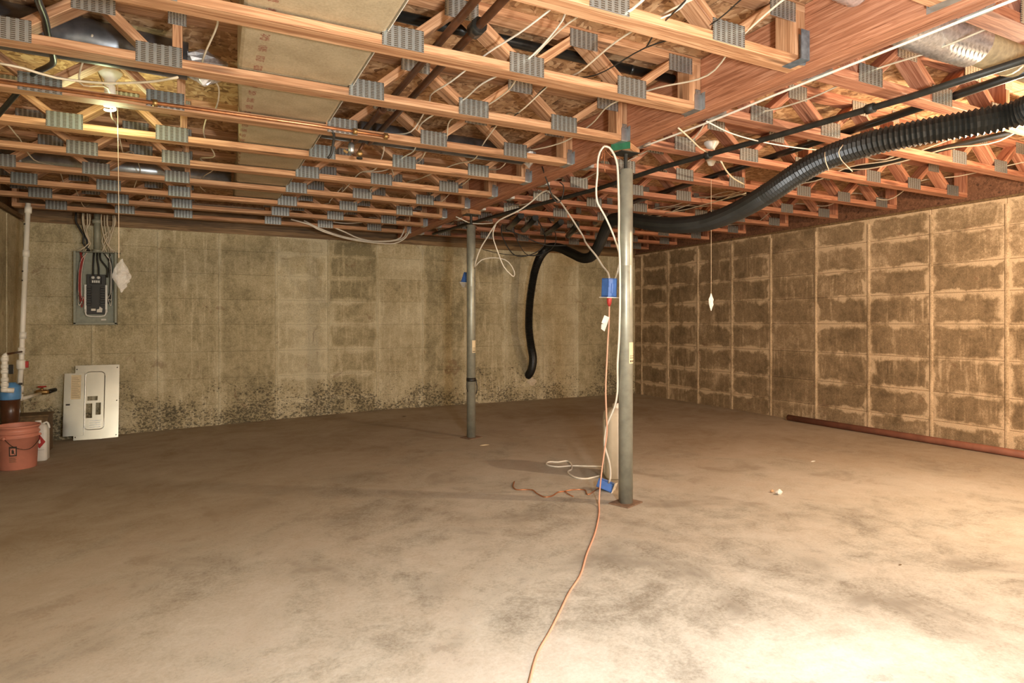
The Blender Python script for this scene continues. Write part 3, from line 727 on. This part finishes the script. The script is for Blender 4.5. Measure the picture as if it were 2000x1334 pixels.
cable('power_cord', [PT(a, b, 3.72 + .35 * max(0, i - 9) / (nE - 10)) for i, (a, b) in enumerate(cordE)], .0066, WCABLE, 'white cord hanging beside the near post down to the floor box', 'cord')
for k, pts in enumerate([[(1490, 140), (1495, 200), (1492, 280), (1498, 340)], [(1490, 140), (1510, 180), (1540, 210), (1560, 225)], [(1488, 140), (1478, 200), (1470, 240)]]):
    cable('bare_wire', [PT(a, b, 3.75) for a, b in crop(pts, 800, 250, K)], .0018, COPPER, 'thin copper wire strand at the near post top, %s' % ['longest, hanging straight', 'bent to the right', 'shortest, on the left'][k], 'wire', seg=5)
# black coil near the far joists
for k, (cx, cy, rx, ry, t) in enumerate([(1022, 458, 42, 43, 6.9), (1045, 456, 40, 44, 7.1)]):
    pts = [PT(cx + rx * math.cos(a) + 4 * math.sin(3 * a), cy + ry * math.sin(a), t) for a in [2 * math.pi * i / 16 for i in range(17)]]
    cable('cable_coil', pts, .006 if k == 0 else .0045, BCABLE, ['thick loop of black cable hanging left of the hose bend', 'thin loop of black cable hanging nearest the hose bend'][k], 'cable coil')
cable('electrical_cable', [PT(a, b, 7.3) for a, b in crop([(560, 930), (680, 960), (800, 975), (960, 975), (1000, 950)], 800, 250, K)], .004, BCABLE, 'black cable sagging in front of the top of the back wall')
cable('electrical_cable', [PT(a, b, 6.6) for a, b in crop([(740, 780), (850, 820), (960, 870), (1060, 900), (1200, 900)], 800, 250, K)], .006, BCABLE, 'black cable running from the coil to the hose bend')
cable('electrical_cable', [PT(a, b, 4.6) for a, b in crop([(1015, 295), (1040, 370), (1065, 440), (1090, 520), (1130, 570), (1160, 560)], 800, 250, K)], .005, BCABLE, 'black cable dropping from the beam to the iron pipe')
cable('electrical_cable', [PT(a, b, 4.7) for a, b in crop([(1150, 415), (1178, 440), (1180, 490), (1165, 545)], 800, 250, K)], .0045, BCABLE, 'short curved black cable above the iron pipe')
cable('electrical_cable', [PT(a, b, 3.3) for a, b in ((1275, 97), (1250, 98), (1210, 130), (1170, 163))] , .0045, BCABLE, 'straight black cable crossing behind the second joist')

# ------------------------------------------------------------------ blue outlet boxes
def outlet_box(loc, rot, label, sc=1.0):
    root = thing('outlet_box', label, 'electrical box', loc); root.rotation_euler = rot
    h, w_, d = .058 * sc, .036 * sc, .031 * sc
    b = MB(); b.box((-w_, -d, -h), (w_, d, -h + .008)); b.box((-w_, -d, -h), (-w_ + .005, d, h), .001); b.box((w_ - .005, -d, -h), (w_, d, h), .001); b.box((-w_, -d, -h), (w_, -d + .005, h), .001); b.box((-w_, d - .005, -h), (w_, d, h), .001); b.box((-w_, -d, h - .006), (w_, d, h))
    b.obj('box_body', BLUE, root)
    MB().box((-.009, -d - .003, -h * .6), (.009, -d, h * .45), .001).obj('clamp_tab', BLUE, root)
    MB().box((-w_ + .006, -d - .002, h * .1), (-.014, -d, h * .7)).obj('clamp_tab', BLUE, root)
    MB().box((-w_ - .012, -d - .008, -h - .005), (w_ + .012, d + .008, -h), .001).obj('cover_plate', WPAPER, root)['label'] = 'white cover plate'
    for sx in (-1, 1): MB().lathe([(.005, -h - .007), (.005, -h - .004)], (0, sx * .013, 0), 10).obj('screw', GALV, root)
    return root
outlet_box(PT(1190, 562, 3.82), (0.05, 0, TH * -1 + .55), 'blue outlet box hanging from white cords beside the near post', 1.0)
outlet_box(PF(1184, 958, .036), (math.radians(-72), .15, .75), 'blue outlet box lying on the floor at the near post', .95)
outlet_box(PT(911, 546, 6.14), (0.1, .5, .8), 'blue outlet box half hidden behind the far post', 1.05)
# plug and orange cord
k2 = .2623
oc = [(1190, 584), (1190, 605), (1189, 640)] + crop([(1172, 0), (1165, 150), (1155, 370), (1160, 560), (1165, 700), (1145, 850), (1125, 1000), (1110, 1150)], 880, 660, k2)
op = [PT(a, b, 3.80 + .02 * math.sin(i)) for i, (a, b) in enumerate(oc)]
fl = [PF(a, b, .006) for a, b in ((1170, 1005), (1166, 1028), (1160, 1050), (1146, 1085), (1134, 1125), (1112, 1160), (1095, 1195), (1075, 1235), (1050, 1280), (1035, 1334), (1020, 1400))]
oc_root = thing('extension_cord', 'long orange extension cord running from the blue box along the floor', 'cord', op[0])
MB().tube([p - op[0] for p in spline(op[:-1] + [PT(1171, 962, 3.82)] + [(op[-1] * 0 + PT(1170, 985, 3.76))] + fl, .03)], .0048, 7).obj('cord_run', ORANGE, oc_root)
MB().lathe([(.014, .012), (.016, .0), (.013, -.028), (.006, -.045)], (0, 0, 0), 12).obj('plug', RED, oc_root)
tg = MB().box((-.022, -.001, -.03), (.016, .001, .02), 0).obj('care_tag', WPAPER, oc_root, PT(1184, 624, 3.80) - op[0], (0.1, .35, -TH + .3)); tg['label'] = 'white paper tag on the cord'
tg2 = MB().prism([(-.02, 0), (.018, .006), (.0, -.045), (-.022, -.03)], -.001, .001).obj('care_tag', WPAPER, oc_root, PT(1181, 633, 3.79) - op[0], (0, 0, -TH - .4))
fp = lambda pts, up: [PF(a, b, up) for a, b in crop(pts, 880, 660, k2)]
cable('floor_cable', fp([(1170, 964), (1000, 960), (900, 958), (800, 965), (730, 955), (712, 940), (740, 928), (800, 930), (870, 922), (900, 950), (900, 985), (875, 997), (880, 1015), (930, 1045), (1000, 1055), (1060, 1045), (1115, 1030)], .006), .0058, WCABLE, 'white cable looped on the floor left of the near post', 'cable', step=.02)
cable('stripped_cable', fp([(475, 1075), (466, 1112), (490, 1135), (540, 1135), (610, 1138), (640, 1162), (700, 1190), (760, 1180), (800, 1155), (850, 1147), (920, 1135), (1000, 1138), (1015, 1168), (1040, 1166), (1110, 1120), (1180, 1102)], .005), .0042, COPPER, 'reddish wire squiggling on the floor left of the near post', 'wire', step=.02)
cable('stripped_cable', fp([(852, 1149), (868, 1162), (890, 1176), (915, 1186)], .005), .0035, COPPER, 'short reddish wire offcut on the floor', 'wire', step=.02)

# ------------------------------------------------------------------ tall flat tank behind the near post
tk = thing('water_jug', 'tall pale plastic tank standing on floor behind the near post', 'tank', tuple(PF(1204, 930)))
def rrect(wd, dp, r, n=5):
    out = []
    for cx, cy, a0 in ((wd - r, dp - r, 0), (-wd + r, dp - r, 90), (-wd + r, -dp + r, 180), (wd - r, -dp + r, 270)):
        for i in range(n + 1):
            a = math.radians(a0 + 90 * i / n); out.append((cx + r * math.cos(a), cy + r * math.sin(a)))
    return out
def loft(levels, mb=None):
    mb = mb or MB(); vs = []; n = None
    for z, poly in levels:
        n = len(poly); vs += [(x, y, z) for x, y in poly]
    fs = [(i * n + k, i * n + (k + 1) % n, (i + 1) * n + (k + 1) % n, (i + 1) * n + k) for i in range(len(levels) - 1) for k in range(n)]
    fs += [tuple(reversed(range(n))), tuple((len(levels) - 1) * n + k for k in range(n))]
    return mb.add(vs, fs, True)
tb = loft([(0, rrect(.075, .10, .03)), (.01, rrect(.088, .115, .04)), (.42, rrect(.088, .115, .04)), (.46, rrect(.083, .11, .04)), (.49, rrect(.06, .085, .035)), (.50, rrect(.035, .045, .02))]).obj('tank_body', TANK, tk)
tb.rotation_euler = (0, 0, -TH)
MB().lathe([(.028, .495), (.03, .50), (.03, .525), (.026, .53)], (.0, 0, 0), 16).obj('cap', WPAPER, tk)
MB().tube(spline([(-.05, -.02, .46), (-.03, -.02, .51), (.0, -.02, .53), (.04, -.02, .51), (.06, -.02, .46)], .02), .007, 8).obj('handle', WPAPER, tk)
MB().tube(spline([(-.090, -.02, .02), (-.091, -.02, .2), (-.090, -.02, .42)], .05), .005, 6).obj('moulded_seam', WPAPER, tk, rot=(0, 0, -TH))

# ------------------------------------------------------------------ lamps with pull strings
lp = Vector((-.43, 3.93, ZC))
lamp_ = thing('ceiling_lamp', 'bare spiral lamp in a white porcelain holder at the upper left', 'lamp', lp)
MB().lathe([(.058, -.001), (.058, -.012), (.045, -.03), (.028, -.05), (.026, -.07), (.02, -.075)], (0, 0, 0), 24).obj('lamp_holder', LAMPW, lamp_)
MB().lathe([(.016, -.072), (.026, -.085), (.027, -.125), (.022, -.132)], (0, 0, 0), 20).obj('ballast', LAMPW, lamp_)
sp = [(.026 * math.cos(a) * (1 - .10 * a / 22), .026 * math.sin(a) * (1 - .10 * a / 22), -.138 - .075 * a / 22) for a in [22 * i / 90 for i in range(91)]]
MB().tube(sp, .0068, 8).obj('spiral_tube', CFL, lamp_)
cable('pull_string', [(lp.x + .035, lp.y - .01, ZC - .06), (lp.x + .04, lp.y - .015, 1.9), (lp.x + .042, lp.y - .02, 1.47)], .0018, STRING, 'long cotton pull string hanging below the spiral lamp', 'string', seg=5)
crumple('plastic_wad', (lp.x + .055, lp.y - .02, 1.375), (.045, .04, .088), FILM, 'crumpled clear plastic bag hanging on the lamp string by the fuse box', 'plastic bag', 12, n=12)
tp = PT(1389, 590, 4.62)
cable('pull_string', [(tp.x, tp.y, 2.2), (tp.x, tp.y, 1.9), (tp.x, tp.y, tp.z + .06)], .0016, STRING, 'cotton pull string hanging in front of the right wall', 'string', seg=5)
o = crumple('string_tag', tuple(tp), (.026, .008, .064), WPAPER, 'twisted white paper tag on the string in front of the right wall', 'paper tag', 14, n=6)
l2 = thing('ceiling_lamp', 'unlit bulb above the black hose with a pull string', 'lamp', (tp.x, tp.y, ZC))
MB().lathe([(.055, -.001), (.055, -.012), (.028, -.05), (.024, -.07)], (0, 0, 0), 20).obj('lamp_holder', LAMPW, l2)
MB().lathe([(.013, -.068), (.016, -.085), (.03, -.115), (.033, -.145), (.02, -.175), (.004, -.18)], (0, 0, 0), 20).obj('bulb', plain('frosted_bulb', (.9, .85, .7), .3, 0, .02, 10), l2)

# black strap and valves hanging under the copper pipe
cable('hanger_strap', [PY(643, 250, 3.60), PY(652, 262, 3.60), PY(650, 285, 3.60), PY(647, 300, 3.61), PY(641, 309, 3.61)], .008, BCABLE, 'black strap looped over the copper pipe near the beige duct', 'strap', step=.015)
vv = thing('shutoff_valve', 'small metal shutoff valve hanging below the dark copper pipes', 'valve', PY(686, 290, 3.95))
MB().lathe([(.014, -.03), (.02, -.02), (.02, .02), (.013, .035)], (0, 0, 0), 12).obj('valve_body', GALV, vv)
MB().tube([(0, 0, .03), (.02, .01, .10)], .010, 8).obj('stem', BROWNP, vv)
MB().box((-.035, -.004, -.045), (-.005, .004, -.03), .001).obj('lever', BRASS, vv, rot=(0, .5, 0))
vv = thing('shutoff_valve', 'small dark hose bib right of the hanging metal valve', 'valve', PY(702, 300, 3.97))
MB().lathe([(.016, -.02), (.02, -.01), (.016, .02)], (0, 0, 0), 12, 'Y').obj('valve_body', BRASS, vv)
MB().tube([(0, 0, .015), (.04, .01, .10)], .010, 8).obj('stem', BROWNP, vv)
MB().lathe([(.02, -.034), (.02, -.026)], (0, 0, 0), 12).obj('hand_wheel', IRON, vv)

# ------------------------------------------------------------------ breaker panel on the back wall
px0, px1, pz0, pz1 = -1.165, -.785, 1.10, 1.865; pd = .10
bp_ = thing('breaker_panel', 'open grey breaker panel mounted on the back wall', 'electrical panel', ((px0 + px1) / 2, YB, pz0))
W2 = (px1 - px0) / 2; HH = pz1 - pz0
MB().box((-W2, -.012, 0), (W2, -.001, HH)).obj('back_sheet', PANELG, bp_)
for a, b in (((-W2, -pd, 0), (-W2 + .006, -.012, HH)), ((W2 - .006, -pd, 0), (W2, -.012, HH)), ((-W2, -pd, 0), (W2, -.012, .006)), ((-W2 - .01, -pd, HH - .006), (W2 + .03, -.012, HH))):
    MB().box(a, b, .001).obj('side_wall', PANELG, bp_)
for a, b in (((-W2, -pd - .002, .006), (-W2 + .02, -pd, HH - .006)), ((W2 - .02, -pd - .002, .006), (W2, -pd, HH - .006)), ((-W2, -pd - .002, 0), (W2, -pd, .02))):
    MB().box(a, b, .0006).obj('front_lip', PANELG, bp_)
MB().box((-.085, -.05, .11), (.085, -.012, .53), .003).obj('breaker_block', BREAKER, bp_)
for k in range(8):
    for s_ in (-1, 1):
        brk = MB().box((s_ * .062 - .021, -.075, .20 + k * .026), (s_ * .062 + .021, -.05, .223 + k * .026), .002).obj('breaker', BREAKER, bp_)
        MB().box((s_ * .040 - .005, -.083, .205 + k * .026), (s_ * .040 + .005, -.075, .217 + k * .026), .001).obj('breaker_handle', BREAKER, brk)
MB().box((-.05, -.078, .43), (.05, -.05, .51), .003).obj('main_breaker', BREAKER, bp_)
for s_ in (-1, 1): MB().lathe([(.014, -.085), (.016, -.078), (.016, -.06)], (s_ * .024, 0, .495), 12, 'Y').obj('main_lug', LAMPW, bp_)
for k in range(4): MB().box((-.032 + k * .018, -.081, .44), (-.020 + k * .018, -.078, .465)).obj('lug_mark', LAMPW, bp_)
for s_ in (-1, 1): MB().box((s_ * .092 - .010, -.066, .13), (s_ * .092 + .010, -.054, .42), .002).obj('neutral_bar', LAMPW, bp_)['label'] = 'pale neutral bar'
MB().tube(spline([(-.092, -.066, .16), (-.085, -.07, .105), (-.05, -.07, .088), (.05, -.07, .088), (.085, -.07, .105), (.092, -.066, .16)], .02), .007, 8).obj('neutral_wire', LAMPW, bp_)
MB().prism([(.01, .13), (.055, .13), (.06, .17), (.035, .19), (.03, .165), (.01, .16)], -.082, -.072).obj('breaker_tag', WPAPER, bp_)
MB().box((-.04, -.080, .145), (.0, -.074, .168)).obj('breaker_tag', WPAPER, bp_)
MB().box((.04, -.0135, .045), (.085, -.012, .062)).obj('maker_label', WPAPER, bp_)
q = random.Random(4)
for k in range(9):
    x = -W2 + .03 + q.uniform(0, .035)
    MB().tube(spline([(-.11 + q.uniform(-.04, .04), -.05, HH - .01), (x + .02, -.06, HH - .10), (x, -.06, .50), (x + .005, -.06, .34 - k * .02), (-.085, -.06, .24 + k * .018)], .03), .0035, 5).obj('branch_wire', [WIRERED, WIRERED, BCABLE, WCABLE][k % 4], bp_)
for k in range(9):
    x = W2 - .03 - q.uniform(0, .04)
    MB().tube(spline([(.09 + q.uniform(-.03, .06), -.05, HH - .01), (x - .01, -.06, HH - .10), (x, -.06, .50), (x - .005, -.06, .36 - k * .02), (.085, -.06, .22 + k * .02)], .03), .0035, 5).obj('branch_wire', [BCABLE, BCABLE, WCABLE][k % 3], bp_)
for s_, e in ((-.018, -.024), (.01, .024), (.035, .10)):
    MB().tube(spline([(s_, -.05, HH - .01), (s_ * 1.2, -.06, HH - .08), (e, -.065, HH - .17), (e, -.068, .50)], .03), .0085, 8).obj('service_wire', BCABLE, bp_)
# conduit and cable sheaf above it
cx_ = (px0 + px1) / 2
cdt = thing('conduit', 'grey conduit dropping from the ceiling into the breaker panel', 'conduit', (cx_ + .01, YB - .06, pz1))
MB().tube([(0, 0, .0), (0, 0, .40)], .030, 16).obj('conduit_tube', PANELG, cdt)
MB().lathe([(.040, .30), (.046, .305), (.046, .335), (.036, .345)], (0, 0, 0), 16).obj('coupling', PANELG, cdt)
MB().lathe([(.040, .0), (.042, .004), (.042, .024), (.034, .03)], (0, 0, 0), 16).obj('locknut', PANELG, cdt)
for k in range(13):
    lft_ = k < 6; s_ = -1 if lft_ else 1; j = k if lft_ else k - 6
    side = 'left' if lft_ else 'right'; jj = k if k < 2 else (k - 2 if lft_ else k - 6)
    xt = cx_ + s_ * (.05 + q.uniform(0, .13)); xm = cx_ + s_ * (.05 + q.uniform(0, .09)); xb = cx_ + s_ * (.05 + .022 * (k if lft_ else k - 6))
    yy = YB - .04 - q.uniform(0, .06); dark = k in (0, 1)
    cable('electrical_cable', [(xt, yy, ZT + .05), (xt, yy, 2.16), (xm, yy - .01, 2.03), (cx_ + s_ * q.uniform(.04, .12), yy, 1.95), (xb, yy, pz1 + .002)], .006 if not dark else .011, BCABLE if dark else CABLE,
          '%s cable dropping into the breaker panel, %s of its kind %s of the conduit' % ('thick black' if dark else 'cream', ordn[jj], side), 'cable', 'cables into the breaker panel')

# ------------------------------------------------------------------ panel cover leaning on the wall
cv = thing('panel_cover', 'shiny steel breaker panel cover leaning against the back wall', 'panel cover', (-1.0, YB - .17, fz(-1.0) + .002))
cv.rotation_euler = (math.radians(-9), 0, 0)
def frame_plate(x0, z0, x1, z1, holes, y0, y1):
    xs = sorted({x0, x1, *[h[0] for h in holes], *[h[2] for h in holes]}); zs = sorted({z0, z1, *[h[1] for h in holes], *[h[3] for h in holes]})
    mb = MB()
    for a, b in zip(xs, xs[1:]):
        for c, d in zip(zs, zs[1:]):
            mx, mz = (a + b) / 2, (c + d) / 2
            if any(h[0] < mx < h[2] and h[1] < mz < h[3] for h in holes): continue
            mb.box((a, y0, c), (b, y1, d))
    return mb
frame_plate(-.155, 0, .235, .77, [(-.045, .40, .045, .445), (-.055, .22, .0, .37), (.03, .25, .075, .375)], -.002, 0).obj('cover_sheet', STEEL, cv)
MB().box((-.245, -.014, .045), (-.07, -.010, .69), .001).obj('door_flap', STEEL, cv)
rrp = [(x + .02, z + .40) for x, z in rrect(.085, .30, .04, 6)]
MB().tube([(x, -.004, z) for x, z in rrp + rrp[:1]], .0045, 6).obj('pressed_rim', STEEL, cv)
for a, b in ((-.14, .73), (.215, .74), (-.14, .03), (.215, .03), (.215, .39)): MB().lathe([(.006, -.004), (.006, -.001)], (a, 0, b), 10, 'Y').obj('screw', INK, cv)
MB().box((-.185, -.0155, .42), (-.10, -.014, .67)).obj('directory_label', PAPER, cv)['label'] = 'faded paper circuit directory'
for k in range(12): MB().box((-.180, -.0162, .44 + k * .018), (-.107 - .01 * (k % 3), -.0155, .443 + k * .018)).obj('label_print', CARD, cv)
MB().box((-.225, -.018, .36), (-.19, -.014, .375), .001).obj('door_latch', INK, cv)
for k in range(4): MB().box((-.02, -.0035, .12 + k * .022), (.075, -.002, .128 + k * .022)).obj('knockout', GALV, cv)

# ------------------------------------------------------------------ plumbing corner at the left
ptop = PT(55, 397, 5.66); pmid = PT(46, 600, 5.66); plow = PT(42, 700, 5.66); pbot = PT(37, 778, 5.66)
wpipe = thing('pvc_pipe', 'tall white plastic water pipe dropping from joists at the left corner', 'pipe', pbot)
L_ = lambda p: Vector(p) - pbot
MB().tube([L_(ptop), L_(pmid), L_(plow), L_(pbot)], .021, 14).obj('pipe_run', PVC, wpipe)
for (a, b) in ((55, 410), (51, 495), (44.5, 655), (42, 685), (39, 760), (38, 776)):
    d = (ptop - pbot).normalized(); c = L_(PT(a, b, 5.655)); MB().tube([c - d * .03, c + d * .03], .028, 14).obj('coupling', PVC, wpipe)
for b in (438, 530, 548):
    c = L_(PT(53.5 - (b - 400) * .042, b, 5.66)); d = (ptop - pbot).normalized(); MB().tube([c - d * .006, c + d * .006], .0215, 14).obj('printed_mark', INK, wpipe)
MB().lathe([(.03, -.045), (.036, -.03), (.036, .03), (.03, .045)], L_(PT(41, 712, 5.64)), 14).obj('valve_body', PVC, wpipe)
MB().box((.03, -.012, -.03), (.055, .012, .03), .003).obj('valve_handle', RED, wpipe, L_(PT(41, 712, 5.64)))['label'] = 'red valve handle'
wv = PT(92, 765, 6.05); wv = Vector((wv.x, YB - .05, wv.z))
MB().tube([L_(PT(38, 780, 5.66)), L_(PT(78, 769, 6.2))], .017, 10).obj('branch_pipe', PVC, wpipe)
gv = thing('gate_valve', 'brass gate valve with red wheel on the back wall left of the leaning cover', 'valve', PT(82, 766, 6.25))
MB().lathe([(.018, -.05), (.026, -.035), (.026, .035), (.018, .06)], (0, 0, 0), 12, 'X').obj('valve_body', BRASS, gv)
MB().tube([(0, 0, .0), (0, 0, .05)], .012, 8).obj('stem', BRASS, gv); MB().lathe([(.036, .05), (.038, .056), (.036, .062)], (0, 0, 0), 16).obj('hand_wheel', RED, gv)
MB().tube(spline([(.05, 0, 0), (.09, .1, .01), (.10, .25, .0), (.11, .42, -.01)], .03), .022, 12).obj('wall_sleeve', BLACK, gv)
# second short riser with filter
f0 = PT(20, 800, 5.45); f0.z = 0
fx, fy = f0.x, f0.y
flt = thing('water_filter', 'blue-capped water filter with a dark brown bowl at the left edge', 'water filter', (fx, fy, .22))
MB().lathe([(.060, 0), (.066, .02), (.070, .10), (.072, .225)], (0, 0, 0), 24).obj('filter_bowl', BODYBR, flt)
MB().lathe([(.076, .222), (.078, .23), (.078, .33), (.072, .345), (.045, .36), (.04, .37)], (0, 0, 0), 24).obj('filter_cap', LBLUE, flt)
MB().box((.06, -.01, .345), (.085, .01, .365), .002).obj('vent_button', INK, flt)
zf = lambda y_: PT(8, y_, 5.3).z
rx_, ry_ = PT(9, 700, 5.32).x, PT(9, 700, 5.32).y
ris = thing('pvc_riser', 'short white plastic riser with black-handled valve beside the blue filter', 'pipe', (rx_, ry_, zf(765)))
zz0 = zf(765)
MB().tube(spline([(.02, 0, zf(693) - zz0), (.0, 0, zf(696) - zz0), (0, 0, zf(706) - zz0), (0, 0, zf(730) - zz0), (0, 0, zf(755) - zz0), (.0, 0, zf(762) - zz0), (.06, .02, zf(764) - zz0)], .03), .022, 12).obj('pipe_run', PVC, ris)
for y_ in (702, 716, 726, 742, 752, 762): MB().lathe([(.027, -.018), (.029, 0), (.027, .018)], (0, 0, zf(y_) - zz0), 14).obj('coupling', PVC, ris)
MB().box((.03, -.015, -.04), (.06, .015, .04), .004).obj('valve_handle', BLACK, ris, (0, 0, zf(722) - zz0))['label'] = 'black valve handle'
MB().tube([(.015, 0, zf(692) - zz0), PT(42, 687, 5.6) - Vector((rx_, ry_, zz0))], .009, 8).obj('copper_link', BROWNP, ris)
# brown box behind the bucket
bxp = PF(62, 850); bx0 = thing('storage_box', 'dark brown wooden box standing behind the bucket', 'box', (-1.42, 7.25, fz(-1.4)))
MB().box((-.145, -.12, 0), (.145, .12, .34), .004).obj('box_body', CARD, bx0); MB().box((-.155, -.13, .34), (.155, .13, .36), .003).obj('lid', CARD, bx0); MB().box((-.02, -.1215, .27), (.035, -.120, .29)).obj('paper_tag', WPAPER, bx0)
# bucket
bk = PF(42, 903); br = .150
bk = Vector((-1.37, 6.52, fz(-1.37)))
bkt = thing('plastic_bucket', 'salmon-orange plastic bucket standing in the left corner', 'bucket', bk)
prof = [(.125, .0), (.130, .005), (.142, .26), (.150, .262), (.150, .272), (.143, .274), (.144, .295), (.153, .297), (.153, .307), (.146, .309), (.148, .345), (.158, .347), (.158, .360), (.150, .362), (.146, .355), (.128, .02), (.02, .018)]
MB().lathe(prof, (0, 0, 0), 40).obj('bucket_body', BUCKET, bkt)
MB().tube(spline([(-.06, -.146, .27), (.0, -.175, .21), (.07, -.165, .175), (.12, -.13, .18), (.155, -.05, .235), (.15, .0, .27)], .02), .0025, 6).obj('wire_handle', IRON, bkt)
for s_ in ((-.06, -.146), (.15, .0)): MB().lathe([(.012, -.012), (.012, .012)], (s_[0], s_[1], .27), 10, 'Y').obj('handle_ear', BUCKET, bkt)
def curved(root, r0, slope, a0, a1, z0, z1, m, name):
    n = 5; vs = []
    for z in (z0, z1):
        for i in range(n + 1):
            a = a0 + (a1 - a0) * i / n; rr = r0 + slope * z; vs.append((math.cos(a) * rr, math.sin(a) * rr, z))
    return MB().add(vs, [(i, i + 1, n + 2 + i, n + 1 + i) for i in range(n)], True).obj(name, m, root)
curved(bkt, .1315, .046, -1.78, -1.40, .12, .20, INK, 'warning_label')['label'] = 'black square warning pictogram'
curved(bkt, .1323, .046, -1.72, -1.46, .13, .185, BUCKET, 'warning_mark')
curved(bkt, .1330, .046, -1.65, -1.53, .14, .165, INK, 'warning_figure'); curved(bkt, .1330, .046, -1.62, -1.56, .165, .177, INK, 'warning_figure')
MB().tube([(math.cos(-1.70) * .140, math.sin(-1.70) * .140, .18), (math.cos(-1.48) * .140, math.sin(-1.48) * .140, .132)], .0018, 5).obj('warning_slash', INK, bkt)
for k in range(5): curved(bkt, .1318, .046, -1.78, -1.42 - .05 * (k % 2), .07 + k * .009, .073 + k * .009, CARD, 'label_print')
# white jug behind the bucket
jg = thing('chemical_jug', 'white plastic jug with red diamond label half hidden behind the bucket', 'jug', (-1.275, 6.76, fz(-1.27)))
loft([(0, rrect(.065, .055, .02)), (.01, rrect(.074, .065, .025)), (.27, rrect(.074, .065, .025)), (.31, rrect(.06, .045, .02)), (.33, rrect(.03, .025, .012))]).obj('jug_body', TANK, jg)
MB().lathe([(.022, .325), (.024, .33), (.024, .35), (.02, .354)], (0, 0, 0), 14).obj('cap', WPAPER, jg)
MB().tube(spline([(.03, 0, .32), (.06, 0, .335), (.075, 0, .31), (.08, 0, .28)], .02), .008, 8).obj('handle', TANK, jg)
MB().prism([(-.020, .17), (.022, .115), (.064, .17), (.022, .235)], -.0665, -.0655).obj('hazard_diamond', RED, jg)['label'] = 'red diamond label'
MB().prism([(.014, .165), (.022, .155), (.030, .165), (.026, .195), (.018, .185)], -.0672, -.0666).obj('flame_mark', WPAPER, jg)
MB().tube([(-.055, -.0655, .10), (.055, -.0655, .10)], .001, 4).obj('label_print', INK, jg)

# ------------------------------------------------------------------ scraps on the floor
def scrap(px, py, s, m, label, cat, seed, name='paper_scrap'):
    p = PF(px, py, s[2] * .8); return crumple(name, tuple(p), s, m, label, cat, seed, n=5)
scrap(1522, 966, (.028, .018, .02), WPAPER, 'crumpled white scrap on the floor right of the near post', 'scrap', 21)
scrap(1508, 962, (.014, .012, .012), plain('wood_chip', (.55, .36, .2), .8), 'small tan chip beside the crumpled white scrap', 'scrap', 22, 'wood_chip')
scrap(1588, 902, (.028, .006, .005), WPAPER, 'thin white sliver on the floor towards the right wall', 'scrap', 23)
scrap(1758, 1104, (.012, .004, .003), CARD, 'tiny brown splinter on the floor at the right', 'scrap', 24, 'wood_splinter')
scrap(789, 814, (.03, .01, .006), CARD, 'dark splinter on the floor near the back wall', 'scrap', 25, 'wood_splinter')
scrap(946, 870, (.05, .006, .004), PAPER, 'thin pale stick on the floor right of the far post', 'scrap', 26, 'wood_stick')
